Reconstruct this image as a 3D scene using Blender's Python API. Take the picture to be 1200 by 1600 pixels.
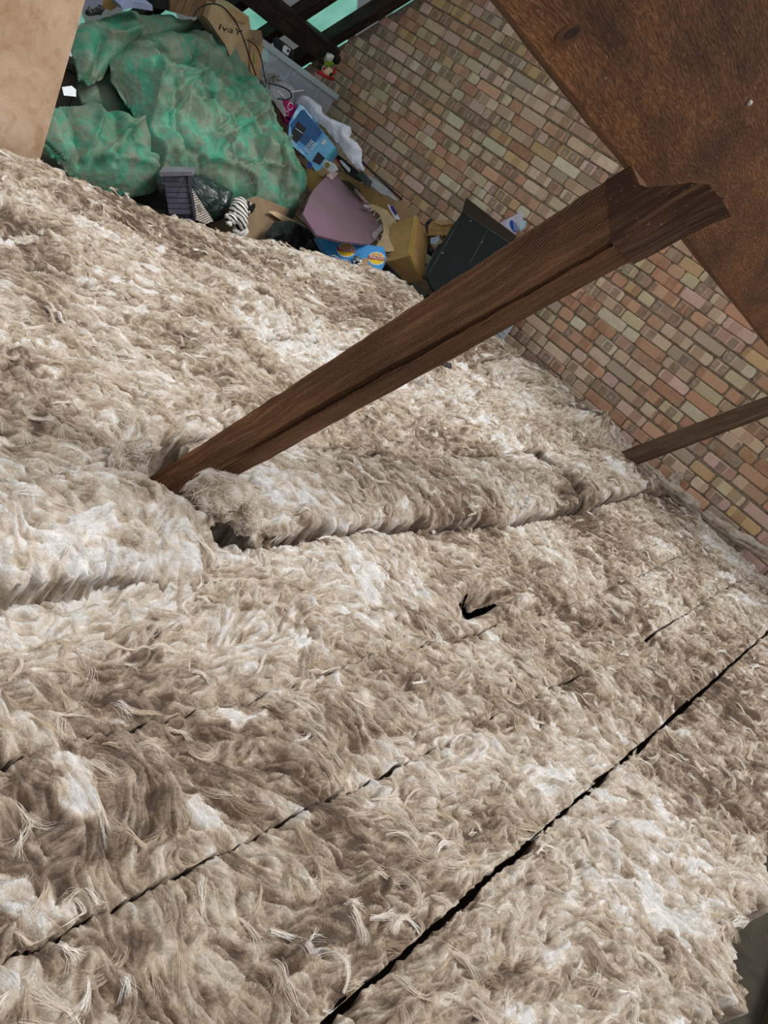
import bpy, math, random
import numpy as np
from mathutils import Vector, Matrix
random.seed(7); rng = np.random.default_rng(7)
for o in list(bpy.data.objects): bpy.data.objects.remove(o)
scene = bpy.context.scene; COL = scene.collection

# ------------------------------------------------------------------ camera
F = 1200.0; EYE = np.array([0., 0., 1.1])
R = np.array([[0.61843434, 0.56043973, 0.55085958], [0.66373594, 0.00275655, -0.7479619], [-0.42070603, 0.82819062, -0.37027925]])
cam = bpy.data.cameras.new('camera'); cam_o = bpy.data.objects.new('camera', cam); COL.objects.link(cam_o)
cam.sensor_fit = 'AUTO'; cam.sensor_width = 36.0; cam.lens = 36.0 * F / 1600.0; cam.clip_start = 0.02; cam.clip_end = 200
cam_o.matrix_world = Matrix(((R[0][0], -R[1][0], -R[2][0], EYE[0]), (R[0][1], -R[1][1], -R[2][1], EYE[1]), (R[0][2], -R[1][2], -R[2][2], EYE[2]), (0, 0, 0, 1)))
scene.camera = cam_o
# ------------------------------------------------------------------ daylight: overcast sky over the open part of the roof
w = bpy.data.worlds.new('sky'); scene.world = w; w.use_nodes = True
nt = w.node_tree; nt.nodes.clear()
wo = nt.nodes.new('ShaderNodeOutputWorld'); bg = nt.nodes.new('ShaderNodeBackground'); nt.links.new(bg.outputs[0], wo.inputs[0])
tc = nt.nodes.new('ShaderNodeTexCoord'); sx = nt.nodes.new('ShaderNodeSeparateXYZ'); nt.links.new(tc.outputs['Generated'], sx.inputs[0])
cr = nt.nodes.new('ShaderNodeValToRGB'); nt.links.new(sx.outputs['Z'], cr.inputs[0]); nt.links.new(cr.outputs[0], bg.inputs[0])
cr.color_ramp.elements[0].position = 0.0; cr.color_ramp.elements[0].color = (.42, .45, .50, 1)
cr.color_ramp.elements[1].position = 0.9; cr.color_ramp.elements[1].color = (1.0, 1.0, 1.0, 1)
bg.inputs[1].default_value = 1.0
sun = bpy.data.lights.new('sun', 'SUN'); sun.energy = 2.2; sun.angle = math.radians(16); sun.color = (1, .97, .92)
sun_o = bpy.data.objects.new('sun', sun); COL.objects.link(sun_o)
SUN_FROM = Vector((0.35, 0.30, 1.0))
sun_o.rotation_euler = SUN_FROM.to_track_quat('Z', 'Y').to_euler(); sun_o.location = (2, 1, 6)
scene.view_settings.view_transform = 'Standard'; scene.view_settings.look = 'None'
scene.view_settings.gamma = 1.0; scene.view_settings.use_curve_mapping = False; scene.view_settings.exposure = 0.10

# ------------------------------------------------------------------ geometry of sight lines: point of a plane seen at a photo pixel
def ray(p): return R.T @ np.array([p[0] - 600., p[1] - 800., F])
def on(p, pl):
    n, d = pl; n = np.array(n, float); r = ray(p); return EYE + r * ((d - n @ EYE) / (n @ r))
def PX(x): return ((1, 0, 0), x)
def PY(y): return ((0, 1, 0), y)
def PZ(z): return ((0, 0, 1), z)
def plane3(a, b, c):
    n = np.cross(np.array(b) - a, np.array(c) - a); n = n / np.linalg.norm(n)
    if n @ (EYE - a) < 0: n = -n
    return (n, n @ np.array(a))
def proj(P):
    c = (np.asarray(P) - EYE) @ R.T
    return np.stack([600 + F * c[..., 0] / c[..., 2], 800 + F * c[..., 1] / c[..., 2]], -1), c[..., 2]

# ------------------------------------------------------------------ materials
class N:
    def __init__(s, name):
        s.m = bpy.data.materials.new(name); s.m.use_nodes = True; s.t = s.m.node_tree
        s.b = s.t.nodes['Principled BSDF']; s.out = s.t.nodes['Material Output']
        s.tc = s.t.nodes.new('ShaderNodeTexCoord')
    def n(s, k, **kw):
        q = s.t.nodes.new('ShaderNode' + k)
        for a, v in kw.items():
            if a[0] == '_': q.inputs[a[1:].replace('_', ' ')].default_value = v
            else: setattr(q, a, v)
        return q
    def l(s, a, b): s.t.links.new(a, b)
    def mapping(s, src, scale):
        m = s.n('Mapping'); m.inputs['Scale'].default_value = scale; s.l(src, m.inputs['Vector']); return m.outputs[0]
    def noise(s, vec, scale, detail=4, rough=.55, dist=0):
        q = s.n('TexNoise'); q.inputs['Scale'].default_value = scale; q.inputs['Detail'].default_value = detail
        q.inputs['Roughness'].default_value = rough; q.inputs['Distortion'].default_value = dist; s.l(vec, q.inputs['Vector']); return q.outputs['Fac']
    def ramp(s, f, stops, interp='LINEAR'):
        q = s.n('ValToRGB'); e = q.color_ramp.elements; q.color_ramp.interpolation = interp
        while len(e) < len(stops): e.new(.5)
        for i, (p, c) in enumerate(stops):
            e[i].position = p; e[i].color = (*c, 1) if not isinstance(c, (int, float)) else (c, c, c, 1)
        s.l(f, q.inputs[0]); return q.outputs[0]
    def mix(s, f, a, b, mode='MIX'):
        q = s.n('Mix'); q.data_type = 'RGBA'; q.blend_type = mode
        for v, i in ((f, 0), (a, 6), (b, 7)):
            if isinstance(v, (int, float)): q.inputs[i].default_value = v
            elif isinstance(v, tuple): q.inputs[i].default_value = (*v, 1)
            else: s.l(v, q.inputs[i])
        return q.outputs[2]
    def math(s, op, a, b=0.0, c=0.0):
        q = s.n('Math'); q.operation = op
        for v, i in ((a, 0), (b, 1), (c, 2)):
            if isinstance(v, (int, float)): q.inputs[i].default_value = v
            else: s.l(v, q.inputs[i])
        return q.outputs[0]
    def bump(s, h, strength=.5, dist=.002, nrm=None):
        q = s.n('Bump'); q.inputs['Strength'].default_value = strength; q.inputs['Distance'].default_value = dist
        s.l(h, q.inputs['Height'])
        if nrm: s.l(nrm, q.inputs['Normal'])
        return q.outputs[0]
    def fin(s, col=None, rough=.8, nrm=None, spec=.3):
        if col is not None:
            if isinstance(col, tuple): s.b.inputs['Base Color'].default_value = (*col, 1)
            else: s.l(col, s.b.inputs['Base Color'])
        s.b.inputs['Roughness'].default_value = rough; s.b.inputs['Specular IOR Level'].default_value = spec
        if nrm: s.l(nrm, s.b.inputs['Normal'])
        return s.m
def srgb(r, g, b):
    f = lambda c: (c / 255 / 12.92) if c <= 10.3 else ((c / 255 + .055) / 1.055) ** 2.4
    return (f(r), f(g), f(b))
_mc = {}
def plain(name, rgb, rough=.7, dirt=.25, scale=14, bump=.25, spec=.3, metal=0):
    """a plain painted, printed or moulded surface with light soiling"""
    if name in _mc: return _mc[name]
    a = N(name); c = srgb(*rgb); v = a.tc.outputs['Object']
    n1 = a.noise(v, scale, 6, .65); n2 = a.noise(v, scale * 9, 3)
    dk = tuple(x * (1 - dirt) * .8 + .02 * dirt for x in c)
    f = a.ramp(n1, [(.38, 0.), (.68, 1.)]); col = a.mix(f, c, dk)
    sp = a.ramp(n2, [(.64, 0.), (.72, 1.)]); col = a.mix(a.math('MULTIPLY', sp, dirt), col, tuple(x * .35 for x in c))
    m = a.fin(col, rough, a.bump(n1, bump, .003), spec); a.b.inputs['Metallic'].default_value = metal
    _mc[name] = m; return m
def cardboard(name, rgb, scale=1.0):
    a = N(name); c = srgb(*rgb); v = a.tc.outputs['Object']
    n1 = a.noise(v, 9 * scale, 6, .7); st = a.noise(a.mapping(v, (8, 8, 160)), 1.5, 2)
    n3 = a.noise(v, 130, 2)
    col = a.mix(a.ramp(n1, [(.35, 0.), (.75, 1.)]), c, tuple(x * .62 for x in c))
    col = a.mix(a.math('MULTIPLY', a.ramp(st, [(.4, 0.), (.7, 1.)]), .25), col, tuple(x * .75 for x in c))
    col = a.mix(a.math('MULTIPLY', a.ramp(n3, [(.66, 0.), (.72, 1.)]), .6), col, tuple(x * .3 for x in c))
    return a.fin(col, .85, a.bump(n1, .35, .003), .2)
def wood(name, dark, mid, light, grain=(60, 60, 2.2), saw=0, rough=.75, bmp=.8):
    """grain runs along local Z"""
    a = N(name); v = a.tc.outputs['Object']
    wv = a.n('VectorMath', operation='ADD'); a.l(v, wv.inputs[0])
    nz = a.n('TexNoise'); nz.inputs['Scale'].default_value = 3.0; a.l(v, nz.inputs['Vector'])
    sc = a.n('VectorMath', operation='SCALE'); a.l(nz.outputs['Color'], sc.inputs[0]); sc.inputs['Scale'].default_value = .05
    a.l(sc.outputs[0], wv.inputs[1]); wv = wv.outputs[0]
    g = a.noise(a.mapping(wv, grain), 1.6, 5, .6)
    big = a.noise(a.mapping(wv, (6, 6, 1.6)), 1.8, 5, .6)
    fine = a.noise(a.mapping(v, (420, 420, 30)), 1.0, 3, .6)
    col = a.ramp(g, [(.30, srgb(*dark)), (.5, srgb(*mid)), (.72, srgb(*light))])
    col = a.mix(a.ramp(big, [(.40, 0.), (.66, .85)]), col, tuple(x * .55 for x in srgb(*dark)))
    h = a.math('ADD', a.math('MULTIPLY', g, 1.0), a.math('MULTIPLY', fine, .5))
    if saw:
        w_ = a.n('TexWave'); w_.wave_type = 'BANDS'; w_.bands_direction = 'DIAGONAL'
        w_.inputs['Scale'].default_value = saw; w_.inputs['Distortion'].default_value = 1.4; w_.inputs['Detail'].default_value = 2; w_.inputs['Detail Scale'].default_value = 2
        a.l(a.mapping(v, (1.0, 1.0, .30)), w_.inputs['Vector'])
        h = a.math('ADD', h, a.math('MULTIPLY', w_.outputs['Fac'], .9))
        col = a.mix(a.math('MULTIPLY', w_.outputs['Fac'], .35), col, srgb(*light))
    sp = a.ramp(a.noise(v, 190, 2), [(.69, 0.), (.74, 1.)]); col = a.mix(a.math('MULTIPLY', sp, .5), col, srgb(190, 165, 140))
    return a.fin(col, rough, a.bump(h, bmp, .004), .25)

M_strut = wood('dark_sawn_timber', (64, 40, 24), (108, 70, 44), (156, 112, 76), saw=110)
M_strut2 = wood('dusty_sawn_timber', (72, 52, 38), (104, 78, 58), (138, 112, 90), saw=110)
M_end = wood('blackened_timber', (52, 34, 22), (84, 56, 38), (126, 94, 68))
M_purlin = wood('brown_purlin_timber', (74, 46, 26), (112, 72, 42), (150, 102, 64), grain=(210, 210, 34), bmp=.45)
M_rafter = wood('black_rafter_timber', (38, 30, 25), (58, 46, 38), (88, 72, 60))
M_joist = wood('dusty_joist_timber', (52, 46, 38), (74, 66, 54), (104, 94, 78))

# ------------------------------------------------------------------ object helpers
def mesh_obj(name, verts, faces, mat, parent=None, smooth=False, label=None, kind=None):
    me = bpy.data.meshes.new(name); me.from_pydata([tuple(map(float, v)) for v in verts], [], [tuple(f) for f in faces]); me.validate()
    if mat: me.materials.append(mat)
    if smooth: me.polygons.foreach_set('use_smooth', [True] * len(me.polygons))
    o = bpy.data.objects.new(name, me); COL.objects.link(o)
    if parent: o.parent = parent
    if label: o['label'] = label
    if kind: o['kind'] = kind
    return o
def tag(o, label, cat, group=None):
    o['label'] = label; o['category'] = cat
    if group: o['group'] = group
    return o
def thing(name, loc, label, cat, group=None):
    o = bpy.data.objects.new(name, None); o.empty_display_size = .05; COL.objects.link(o); o.location = tuple(map(float, loc)); return tag(o, label, cat, group)
def child(o, root):
    """parent o to root, keeping where its world-space vertices are"""
    o.parent = root; o.matrix_parent_inverse = Matrix.Translation(root.location).inverted(); return o
def box_vf(a, b):
    (x0, y0, z0), (x1, y1, z1) = a, b
    v = [(x0, y0, z0), (x1, y0, z0), (x1, y1, z0), (x0, y1, z0), (x0, y0, z1), (x1, y0, z1), (x1, y1, z1), (x0, y1, z1)]
    return v, [(0, 3, 2, 1), (4, 5, 6, 7), (0, 1, 5, 4), (1, 2, 6, 5), (2, 3, 7, 6), (3, 0, 4, 7)]
def prism(pts, ext):
    """closed solid from a planar outline and an extrusion vector"""
    pts = [np.array(p, float) for p in pts]; ext = np.array(ext, float); n = len(pts)
    v = pts + [p + ext for p in pts]
    f = [tuple(range(n)), tuple(reversed(range(n, 2 * n)))] + [(i, i + n, (i + 1) % n + n, (i + 1) % n) for i in range(n)]
    nrm = np.cross(pts[1] - pts[0], pts[2] - pts[0])
    if nrm @ ext > 0: f = [tuple(reversed(q)) for q in f]
    return v, f
def slab(name, pxs, pl, th, mat, root=None, lift=0, label=None, bevel=0):
    """a flat sheet of thickness th lying on the plane pl, its outline where the photo shows it"""
    n = np.array(pl[0], float); n = n / np.linalg.norm(n)
    s = 1 if n @ (EYE - on(pxs[0], pl)) > 0 else -1
    pts = [on(p, pl) + n * s * lift for p in pxs]
    v, f = prism(pts, -n * s * th)
    o = mesh_obj(name, v, f, mat)
    if bevel:
        m = o.modifiers.new('b', 'BEVEL'); m.width = bevel; m.segments = 2
    if root: child(o, root)
    if label: o['label'] = label
    return o
def tube(name, pts, rad, mat, root=None, sides=8, smooth=True, closed_ends=True, label=None):
    pts = [np.array(p, float) for p in pts]; n = len(pts); rs = rad if hasattr(rad, '__len__') else [rad] * n
    v, f = [], []; up = np.array([.13, .2, 1.])
    for i, p in enumerate(pts):
        t = pts[min(i + 1, n - 1)] - pts[max(i - 1, 0)]; t /= np.linalg.norm(t) + 1e-12
        a = np.cross(t, up); a /= np.linalg.norm(a) + 1e-9; b = np.cross(t, a)
        for k in range(sides):
            th = 2 * math.pi * k / sides; v.append(p + rs[i] * (math.cos(th) * a + math.sin(th) * b))
    for i in range(n - 1):
        for k in range(sides):
            q = (k + 1) % sides; f.append((i * sides + k, i * sides + q, (i + 1) * sides + q, (i + 1) * sides + k))
    if closed_ends: f += [tuple(reversed(range(sides))), tuple((n - 1) * sides + k for k in range(sides))]
    o = mesh_obj(name, v, f, mat, smooth=smooth)
    if root: child(o, root)
    if label: o['label'] = label
    return o
def spline(pts, n):
    pts = [np.array(p, float) for p in pts]; P = [2 * pts[0] - pts[1]] + pts + [2 * pts[-1] - pts[-2]]; out = []
    for i in range(len(pts) - 1):
        p0, p1, p2, p3 = P[i:i + 4]
        for k in range(n):
            t = k / n; out.append(.5 * (2 * p1 + (p2 - p0) * t + (2 * p0 - 5 * p1 + 4 * p2 - p3) * t * t + (3 * p1 - p0 - 3 * p2 + p3) * t ** 3))
    return out + [pts[-1]]
def ellipsoid(name, c, r, mat, root=None, seg=14, rot=None, noise=0, label=None):
    v, f = [], []; Rm = np.array(rot) if rot is not None else np.eye(3)
    for i in range(seg // 2 + 1):
        th = math.pi * i / (seg // 2)
        for k in range(seg):
            ph = 2 * math.pi * k / seg; d = np.array([math.sin(th) * math.cos(ph), math.sin(th) * math.sin(ph), math.cos(th)])
            v.append(np.array(c) + Rm @ (d * np.array(r) * (1 + noise * random.uniform(-1, 1))))
    for i in range(seg // 2):
        for k in range(seg):
            q = (k + 1) % seg; f.append((i * seg + k, (i + 1) * seg + k, (i + 1) * seg + q, i * seg + q))
    o = mesh_obj(name, v, f, mat, smooth=True)
    if root: child(o, root)
    if label: o['label'] = label
    return o
def text_on(name, txt, p0, p1, pup, pl, mat, root, lift=.002, th=.0008):
    """lettering whose baseline runs from photo pixel p0 to p1 on the plane; pup is above p0 at cap height"""
    n = np.array(pl[0], float); n /= np.linalg.norm(n); a = on(p0, pl)
    if n @ (EYE - a) < 0: n = -n
    b, u = on(p1, pl), on(pup, pl)
    cu = bpy.data.curves.new(name, 'FONT'); cu.body = txt; cu.size = 1.0; cu.extrude = .0
    to = bpy.data.objects.new(name, cu); COL.objects.link(to)
    dg = bpy.context.evaluated_depsgraph_get(); me = bpy.data.meshes.new_from_object(to.evaluated_get(dg))
    bpy.data.objects.remove(to)
    co = np.empty(len(me.vertices) * 3); me.vertices.foreach_get('co', co); co = co.reshape(-1, 3)
    if len(co) == 0: return None
    lo, hi = co.min(0), co.max(0); X = b - a; U = u - a
    co2 = a + n * lift + ((co[:, :1] - lo[0]) / (hi[0] - lo[0])) * X + ((co[:, 1:2] - lo[1]) / (hi[1] - lo[1])) * U
    me.vertices.foreach_set('co', co2.ravel()); me.materials.append(mat)
    o = bpy.data.objects.new(name, me); COL.objects.link(o); child(o, root); return o
def disc_px(c, a, b, ang, n=22, t0=0, t1=2 * math.pi):
    ca, sa = math.cos(ang), math.sin(ang)
    return [(c[0] + a * math.cos(t) * ca - b * math.sin(t) * sa, c[1] + a * math.cos(t) * sa + b * math.sin(t) * ca) for t in [t0 + (t1 - t0) * i / n for i in range(n)]]

def lattice(shape, n0, n1, r):
    """smooth value noise, shape rows x cols, with n0 x n1 cells"""
    g = r.random((n0 + 3, n1 + 3)); y = np.linspace(0, n0, shape[0]); x = np.linspace(0, n1, shape[1])
    yi = y.astype(int); xi = x.astype(int); fy = y - yi; fx = x - xi; fy = fy * fy * (3 - 2 * fy); fx = fx * fx * (3 - 2 * fx)
    a = g[yi][:, xi]; b = g[yi][:, xi + 1]; c = g[yi + 1][:, xi]; d = g[yi + 1][:, xi + 1]
    fy = fy[:, None]; fx = fx[None]
    return ((a * (1 - fx) + b * fx) * (1 - fy) + (c * (1 - fx) + d * fx) * fy) * 2 - 1

# ================================================================== THE SETTING
WALL_Y = 5.025
# ---- floor: ceiling boards of the room below, dusty
a = N('dusty_board'); v = a.tc.outputs['Object']; n1 = a.noise(v, 7, 8, .7); n2 = a.noise(v, 120, 4, .7)
col = a.ramp(n1, [(.3, srgb(40, 36, 30)), (.6, srgb(68, 62, 52)), (.8, srgb(92, 84, 70))])
col = a.mix(a.ramp(n2, [(.6, 0.), (.75, .6)]), col, srgb(120, 108, 90))
M_floor = a.fin(col, .95, a.bump(a.math('ADD', n1, n2), .7, .006))
v_, f_ = box_vf((-7.2, -.6, -.06), (2.2, WALL_Y + .02, 0)); o = mesh_obj('floor', v_, f_, M_floor); o['kind'] = 'structure'

# ---- gable wall: mortar core with bricks as its pieces
a = N('lime_mortar'); v = a.tc.outputs['Object']; n1 = a.noise(v, 40, 6, .7); n2 = a.noise(v, 300, 3)
col = a.ramp(n1, [(.3, srgb(96, 82, 66)), (.5, srgb(156, 138, 116)), (.8, srgb(186, 170, 146))])
M_mortar = a.fin(col, .95, a.bump(a.math('ADD', n1, n2), 1, .01))
def roof_x(z): return -5.43 - (1.41 - z) * .643 / .766       # underside of the rafters
top = 3.3
pts = [(roof_x(0) - .05, WALL_Y + .004, -.06), (1.8, WALL_Y + .004, -.06), (1.8, WALL_Y + .004, top), (roof_x(top) - .05, WALL_Y + .004, top)]
v_, f_ = prism(pts, (0, .22, 0)); wall = mesh_obj('wall_gable', v_, f_, M_mortar); wall['kind'] = 'structure'

a = N('stock_brick'); uvn = a.n('UVMap'); uvn.uv_map = 'UVMap'; uv = uvn.outputs[0]
ca = a.n('Attribute'); ca.attribute_name = 'tint'; base = ca.outputs['Color']
sp = a.n('SeparateXYZ'); a.l(uv, sp.inputs[0]); U, V = sp.outputs[0], sp.outputs[1]
cell = a.math('FLOOR', a.math('MULTIPLY', U, 13.6)); wn = a.n('TexWhiteNoise'); wn.noise_dimensions = '1D'; a.l(cell, wn.inputs['W'])
rv = wn.outputs['Value']
fx = a.math('SUBTRACT', a.math('FRACT', a.math('MULTIPLY', U, 13.6)), .5)
vv = a.math('MULTIPLY', a.math('SUBTRACT', a.math('FRACT', V), .5), 15.0)
dd = a.math('SQRT', a.math('ADD', a.math('MULTIPLY', fx, fx), a.math('MULTIPLY', a.math('MULTIPLY', vv, vv), .8)))
wb = a.n('TexWhiteNoise'); wb.noise_dimensions = '1D'; a.l(a.math('FLOOR', V), wb.inputs['W']); rb = wb.outputs['Value']
bx = a.math('MAXIMUM', a.math('ABSOLUTE', fx), a.math('MULTIPLY', a.math('ABSOLUTE', vv), .95))
kiss = a.math('MULTIPLY', a.math('MULTIPLY', a.ramp(bx, [(.36, 1.), (.45, 0.)]), a.ramp(rv, [(.5, 0.), (.52, 1.)], 'CONSTANT')), a.ramp(rb, [(.0, 0.), (.5, .9)], 'CONSTANT'))
kcol = a.mix(rb, srgb(150, 108, 86), srgb(116, 102, 92))
heart = a.math('MULTIPLY', a.ramp(dd, [(.10, 1.), (.26, 0.)]), a.ramp(rv, [(.0, .0), (.8, 1.)], 'CONSTANT'))
strp = a.mix(a.ramp(rv, [(.0, 0.), (.22, 1.), (.40, .0), (.50, .6), (.62, 0.)], 'CONSTANT'), base, srgb(150, 102, 78))
col = a.mix(.55, base, strp)
col = a.mix(a.math('MULTIPLY', kiss, .85), col, kcol)
col = a.mix(a.math('MULTIPLY', a.math('MULTIPLY', heart, kiss), .55), col, srgb(190, 172, 160))
w3 = a.n('CombineXYZ'); a.l(U, w3.inputs[0]); a.l(V, w3.inputs[1])
n1 = a.noise(w3.outputs[0], 22, 6, .7); n2 = a.noise(w3.outputs[0], 150, 4, .7)
col = a.mix(a.ramp(n1, [(.40, .0), (.75, .65)]), col, srgb(196, 170, 138))
pits = a.ramp(n2, [(.60, 0.), (.66, 1.)]); col = a.mix(a.math('MULTIPLY', pits, .85), col, srgb(74, 58, 46))
hh = a.math('SUBTRACT', n1, a.math('MULTIPLY', pits, .6))
M_brick = a.fin(col, .9, a.bump(hh, .7, .004), .2)
PAL = [(214, 184, 156)] * 4 + [(220, 194, 168)] * 4 + [(212, 164, 134)] * 5 + [(214, 198, 162)] * 3 + [(222, 212, 184)] * 2 + [(198, 146, 118)] * 4 + [(222, 184, 172)] * 4 + [(208, 172, 126)] + [(164, 142, 122)] + [(186, 166, 148)] * 2
def brick_geo(x0, x1, z0, z1, y, proud):
    c = random.uniform(.006, .014); jj = lambda s=.0022: random.uniform(-s, s)
    def ring(m, yy, c):
        xa, xb, za, zb = x0 + m, x1 - m, z0 + m, z1 - m
        return [(xa + c + jj(), yy, za + jj()), (xb - c + jj(), yy, za + jj()), (xb + jj(), yy, za + c + jj()), (xb + jj(), yy, zb - c + jj()), (xb - c + jj(), yy, zb + jj()), (xa + c + jj(), yy, zb + jj()), (xa + jj(), yy, zb - c + jj()), (xa + jj(), yy, za + c + jj())]
    r0 = ring(0, y + .02, c); r1 = ring(0, y - proud + .003, c); r2 = ring(.005, y - proud + jj(.001), c * .8)
    v = r0 + r1 + r2; f = [tuple(range(16, 24))]
    for b in (0, 8):
        for i in range(8): f.append((b + i, b + (i + 1) % 8, b + 8 + (i + 1) % 8, b + 8 + i))
    return v, f
def brick_mesh(name, items):
    V_, F_, T_, O_ = [], [], [], []
    for (v, f, t, off, cx, cz) in items:
        b = len(V_); V_ += v; F_ += [tuple(i + b for i in q) for q in f]; T_ += [t] * len(v)
        O_ += [(p[0] - cx + off, p[2] - cz + .5 + math.floor(off) * 3) for p in v]
    me = bpy.data.meshes.new(name); me.from_pydata(V_, [], F_)
    ca = me.color_attributes.new('tint', 'FLOAT_COLOR', 'POINT'); ca.data.foreach_set('color', np.array(T_, 'f').ravel())
    uvl = me.uv_layers.new(name='UVMap'); idx = np.empty(len(me.loops), 'i'); me.loops.foreach_get('vertex_index', idx)
    uvl.data.foreach_set('uv', np.array(O_, 'f')[idx].ravel()); me.materials.append(M_brick)
    o = bpy.data.objects.new(name, me); COL.objects.link(o); o.parent = wall; return o
bricks = []
row = 0; z = .06
PITCH = .0755
while z < 2.75:
    x = roof_x(z) + random.uniform(-.2, 0)
    while x < 1.7:
        L = random.choice([.216, .216, .104, .104, .216, .155]); x1 = x + L
        if x > roof_x(z + .07) - .12 and not (z > 2.35 and x > -3.0 and random.random() < 0):
            zz = z + .006 * math.sin(x * 1.3 + row) + random.uniform(-.002, .002)
            g = brick_geo(x, x1, zz, zz + .066 + random.uniform(-.002, .002), WALL_Y, random.uniform(.0, .005))
            cc = random.choice(PAL); k = random.uniform(.82, 1.14); t = (*[c * k for c in srgb(*cc)], 1)
            bricks.append((g[0], g[1], t, random.randint(1, 400) * 1.37, x, zz + .033))
        x = x1 + random.uniform(.007, .012)
    z += PITCH; row += 1
cen = np.array([[b[4] + .08, WALL_Y, b[5]] for b in bricks]); pp, dep = proj(cen)
infr = (pp[:, 0] > -10) & (pp[:, 0] < 1210) & (pp[:, 1] > -10) & (pp[:, 1] < 1610)
rel = cen - EYE; ang = np.degrees(np.arctan2(rel[:, 2], rel[:, 0]))
ridge = pp[:, 1] > 600 - (900 - pp[:, 0]) * .75 + 110
vis = infr & (ang > 165.2) & ~ridge & (cen[:, 2] > .34)
order = sorted([i for i in range(len(bricks)) if vis[i]], key=lambda i: np.linalg.norm(rel[i]))
single = set(order[:300]); print('bricks visible', len(order), 'of', len(bricks))
for i in single: brick_mesh('brick', [bricks[i]])
o = brick_mesh('brickwork', [b for i, b in enumerate(bricks) if i not in single]); o['kind'] = 'stuff'

# ---- timber beams: grain along local Z
def beam(name, A, B, side, w, d, mat, taper=(1, 1), seg=46, rough=.0018, groove=None, root=None, bow=0):
    """beam from A to B; side = direction of its width w; d the other way. groove = (position across, depth, t0, t1)"""
    A, B = np.array(A, float), np.array(B, float); L = np.linalg.norm(B - A); Z = (B - A) / L
    X = np.array(side, float); X -= X @ Z * Z; X /= np.linalg.norm(X); Y = np.cross(Z, X)
    c = .004; hw, hd = w / 2, d / 2
    prof = [(-hw + c, -hd), (-hw * .5, -hd), (0, -hd), (hw * .45, -hd)]
    if groove: g = groove[0] * hw; prof = [(-hw + c, -hd), (-hw * .5, -hd), (0, -hd), (g - .009, -hd), (g, -hd), (g + .008, -hd)]
    gi = 4 if groove else -1
    prof += [(hw - c, -hd), (hw, -hd + c), (hw, 0), (hw, hd - c), (hw - c, hd), (0, hd), (-hw + c, hd), (-hw, hd - c), (-hw, 0), (-hw, -hd + c)]
    n = len(prof); v, f = [], []; ph = random.uniform(0, 9)
    offs = [np.cumsum([random.gauss(0, rough * .5) for _ in range(seg + 1)]) * .35 for _ in range(n)]
    for i in range(seg + 1):
        t = i / seg; s = taper[0] + (taper[1] - taper[0]) * t
        for k, (px_, py_) in enumerate(prof):
            dep = 0
            if k == gi and groove[2] < t < groove[3]: dep = groove[1] * min(1, (t - groove[2]) * 8, (groove[3] - t) * 30 + .5)
            e = offs[k][i] + random.gauss(0, rough * .35)
            gx = .004 * math.sin(t * 9 + ph) if gi > 0 and abs(k - gi) <= 1 else 0
            v.append((px_ * s + e + gx + bow * math.sin(math.pi * t), py_ * (1 if groove else s) + dep + e * .6, t * L))
    for i in range(seg):
        for k in range(n):
            q = (k + 1) % n; f.append((i * n + k, i * n + q, (i + 1) * n + q, (i + 1) * n + k))
    f += [tuple(reversed(range(n))), tuple(seg * n + k for k in range(n))]
    o = mesh_obj(name, v, f, mat, parent=None)
    o.matrix_world = Matrix(((X[0], Y[0], Z[0], A[0]), (X[1], Y[1], Z[1], A[1]), (X[2], Y[2], Z[2], A[2]), (0, 0, 0, 1)))
    if root: o.parent = root; o.matrix_parent_inverse = Matrix.Translation(root.location).inverted()
    return o
# roof struts
Y1 = 1.3
bl, bf = on((240, 742), PY(Y1)), on((300, 757), PY(Y1)); tl, tf = on((980, 262), PY(Y1)), on((1100, 312), PY(Y1))
ax = (tl + tf) / 2 - (bl + bf) / 2; axn = ax / np.linalg.norm(ax)
sd = np.array([axn[2], 0, -axn[0]])
w0_, w1_ = abs((bf - bl) @ sd), abs((tf - tl) @ sd); wid = .5 * (w0_ + w1_); print('strut width', abs((bf - bl) @ sd), abs((tf - tl) @ sd), np.linalg.norm(ax))
TH = .085
mid0 = (bl + bf) / 2 + np.array([0, TH / 2, 0]); mid1 = (tl + tf) / 2 + np.array([0, TH / 2, 0])
st = thing('roof_strut', mid0 - axn * .12, 'thick dark brown timber strut with a long split, rising across the middle', 'timber strut')
# main shaft ends under the purlin; its notched head is a part
o = beam('shaft', mid0 - axn * .14, mid1 - axn * .035, sd, wid, TH, M_strut, taper=(w0_ / wid, w1_ / wid), groove=(.84, .018, .25, 1.01), root=st); MS = o.matrix_world.copy()
def notched_head():
    P = lambda p, y=Y1: on(p, PY(y))
    out = [(948, 282), (981, 262), (990, 286), (1012, 293), (1052, 290), (1078, 286), (1106, 288), (1118, 300), (1122, 305), (1128, 312), (1100, 322), (1060, 342), (1000, 376), (968, 392), (956, 380)]
    pts = [P(p) for p in out]; pts = [p + np.array([0, -.002, 0]) for p in pts]
    return prism(pts, (0, TH, 0))
v_, f_ = notched_head(); MI = MS.inverted(); o = mesh_obj('notched_end', [MI @ Vector(p) for p in v_], f_, M_end); o.matrix_world = MS; o.parent = st; o.matrix_parent_inverse = Matrix.Translation(st.location).inverted(); o['label'] = 'blackened split end notched round the purlin'
for k in range(3):   # torn splinters of the end grain
    s0 = on((1085 + 8 * k, 318 - 9 * k), PY(Y1 + .01 + .02 * k)); s1 = on((1133 - 4 * k, 309 + 2 * k), PY(Y1 + .02 + .02 * k))
    tube('splinter', [s0, (s0 * .4 + s1 * .6) + np.array([0, 0, .003]), s1], [.007, .005, .001], M_end, st, sides=5)
Y2 = 4.35
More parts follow.
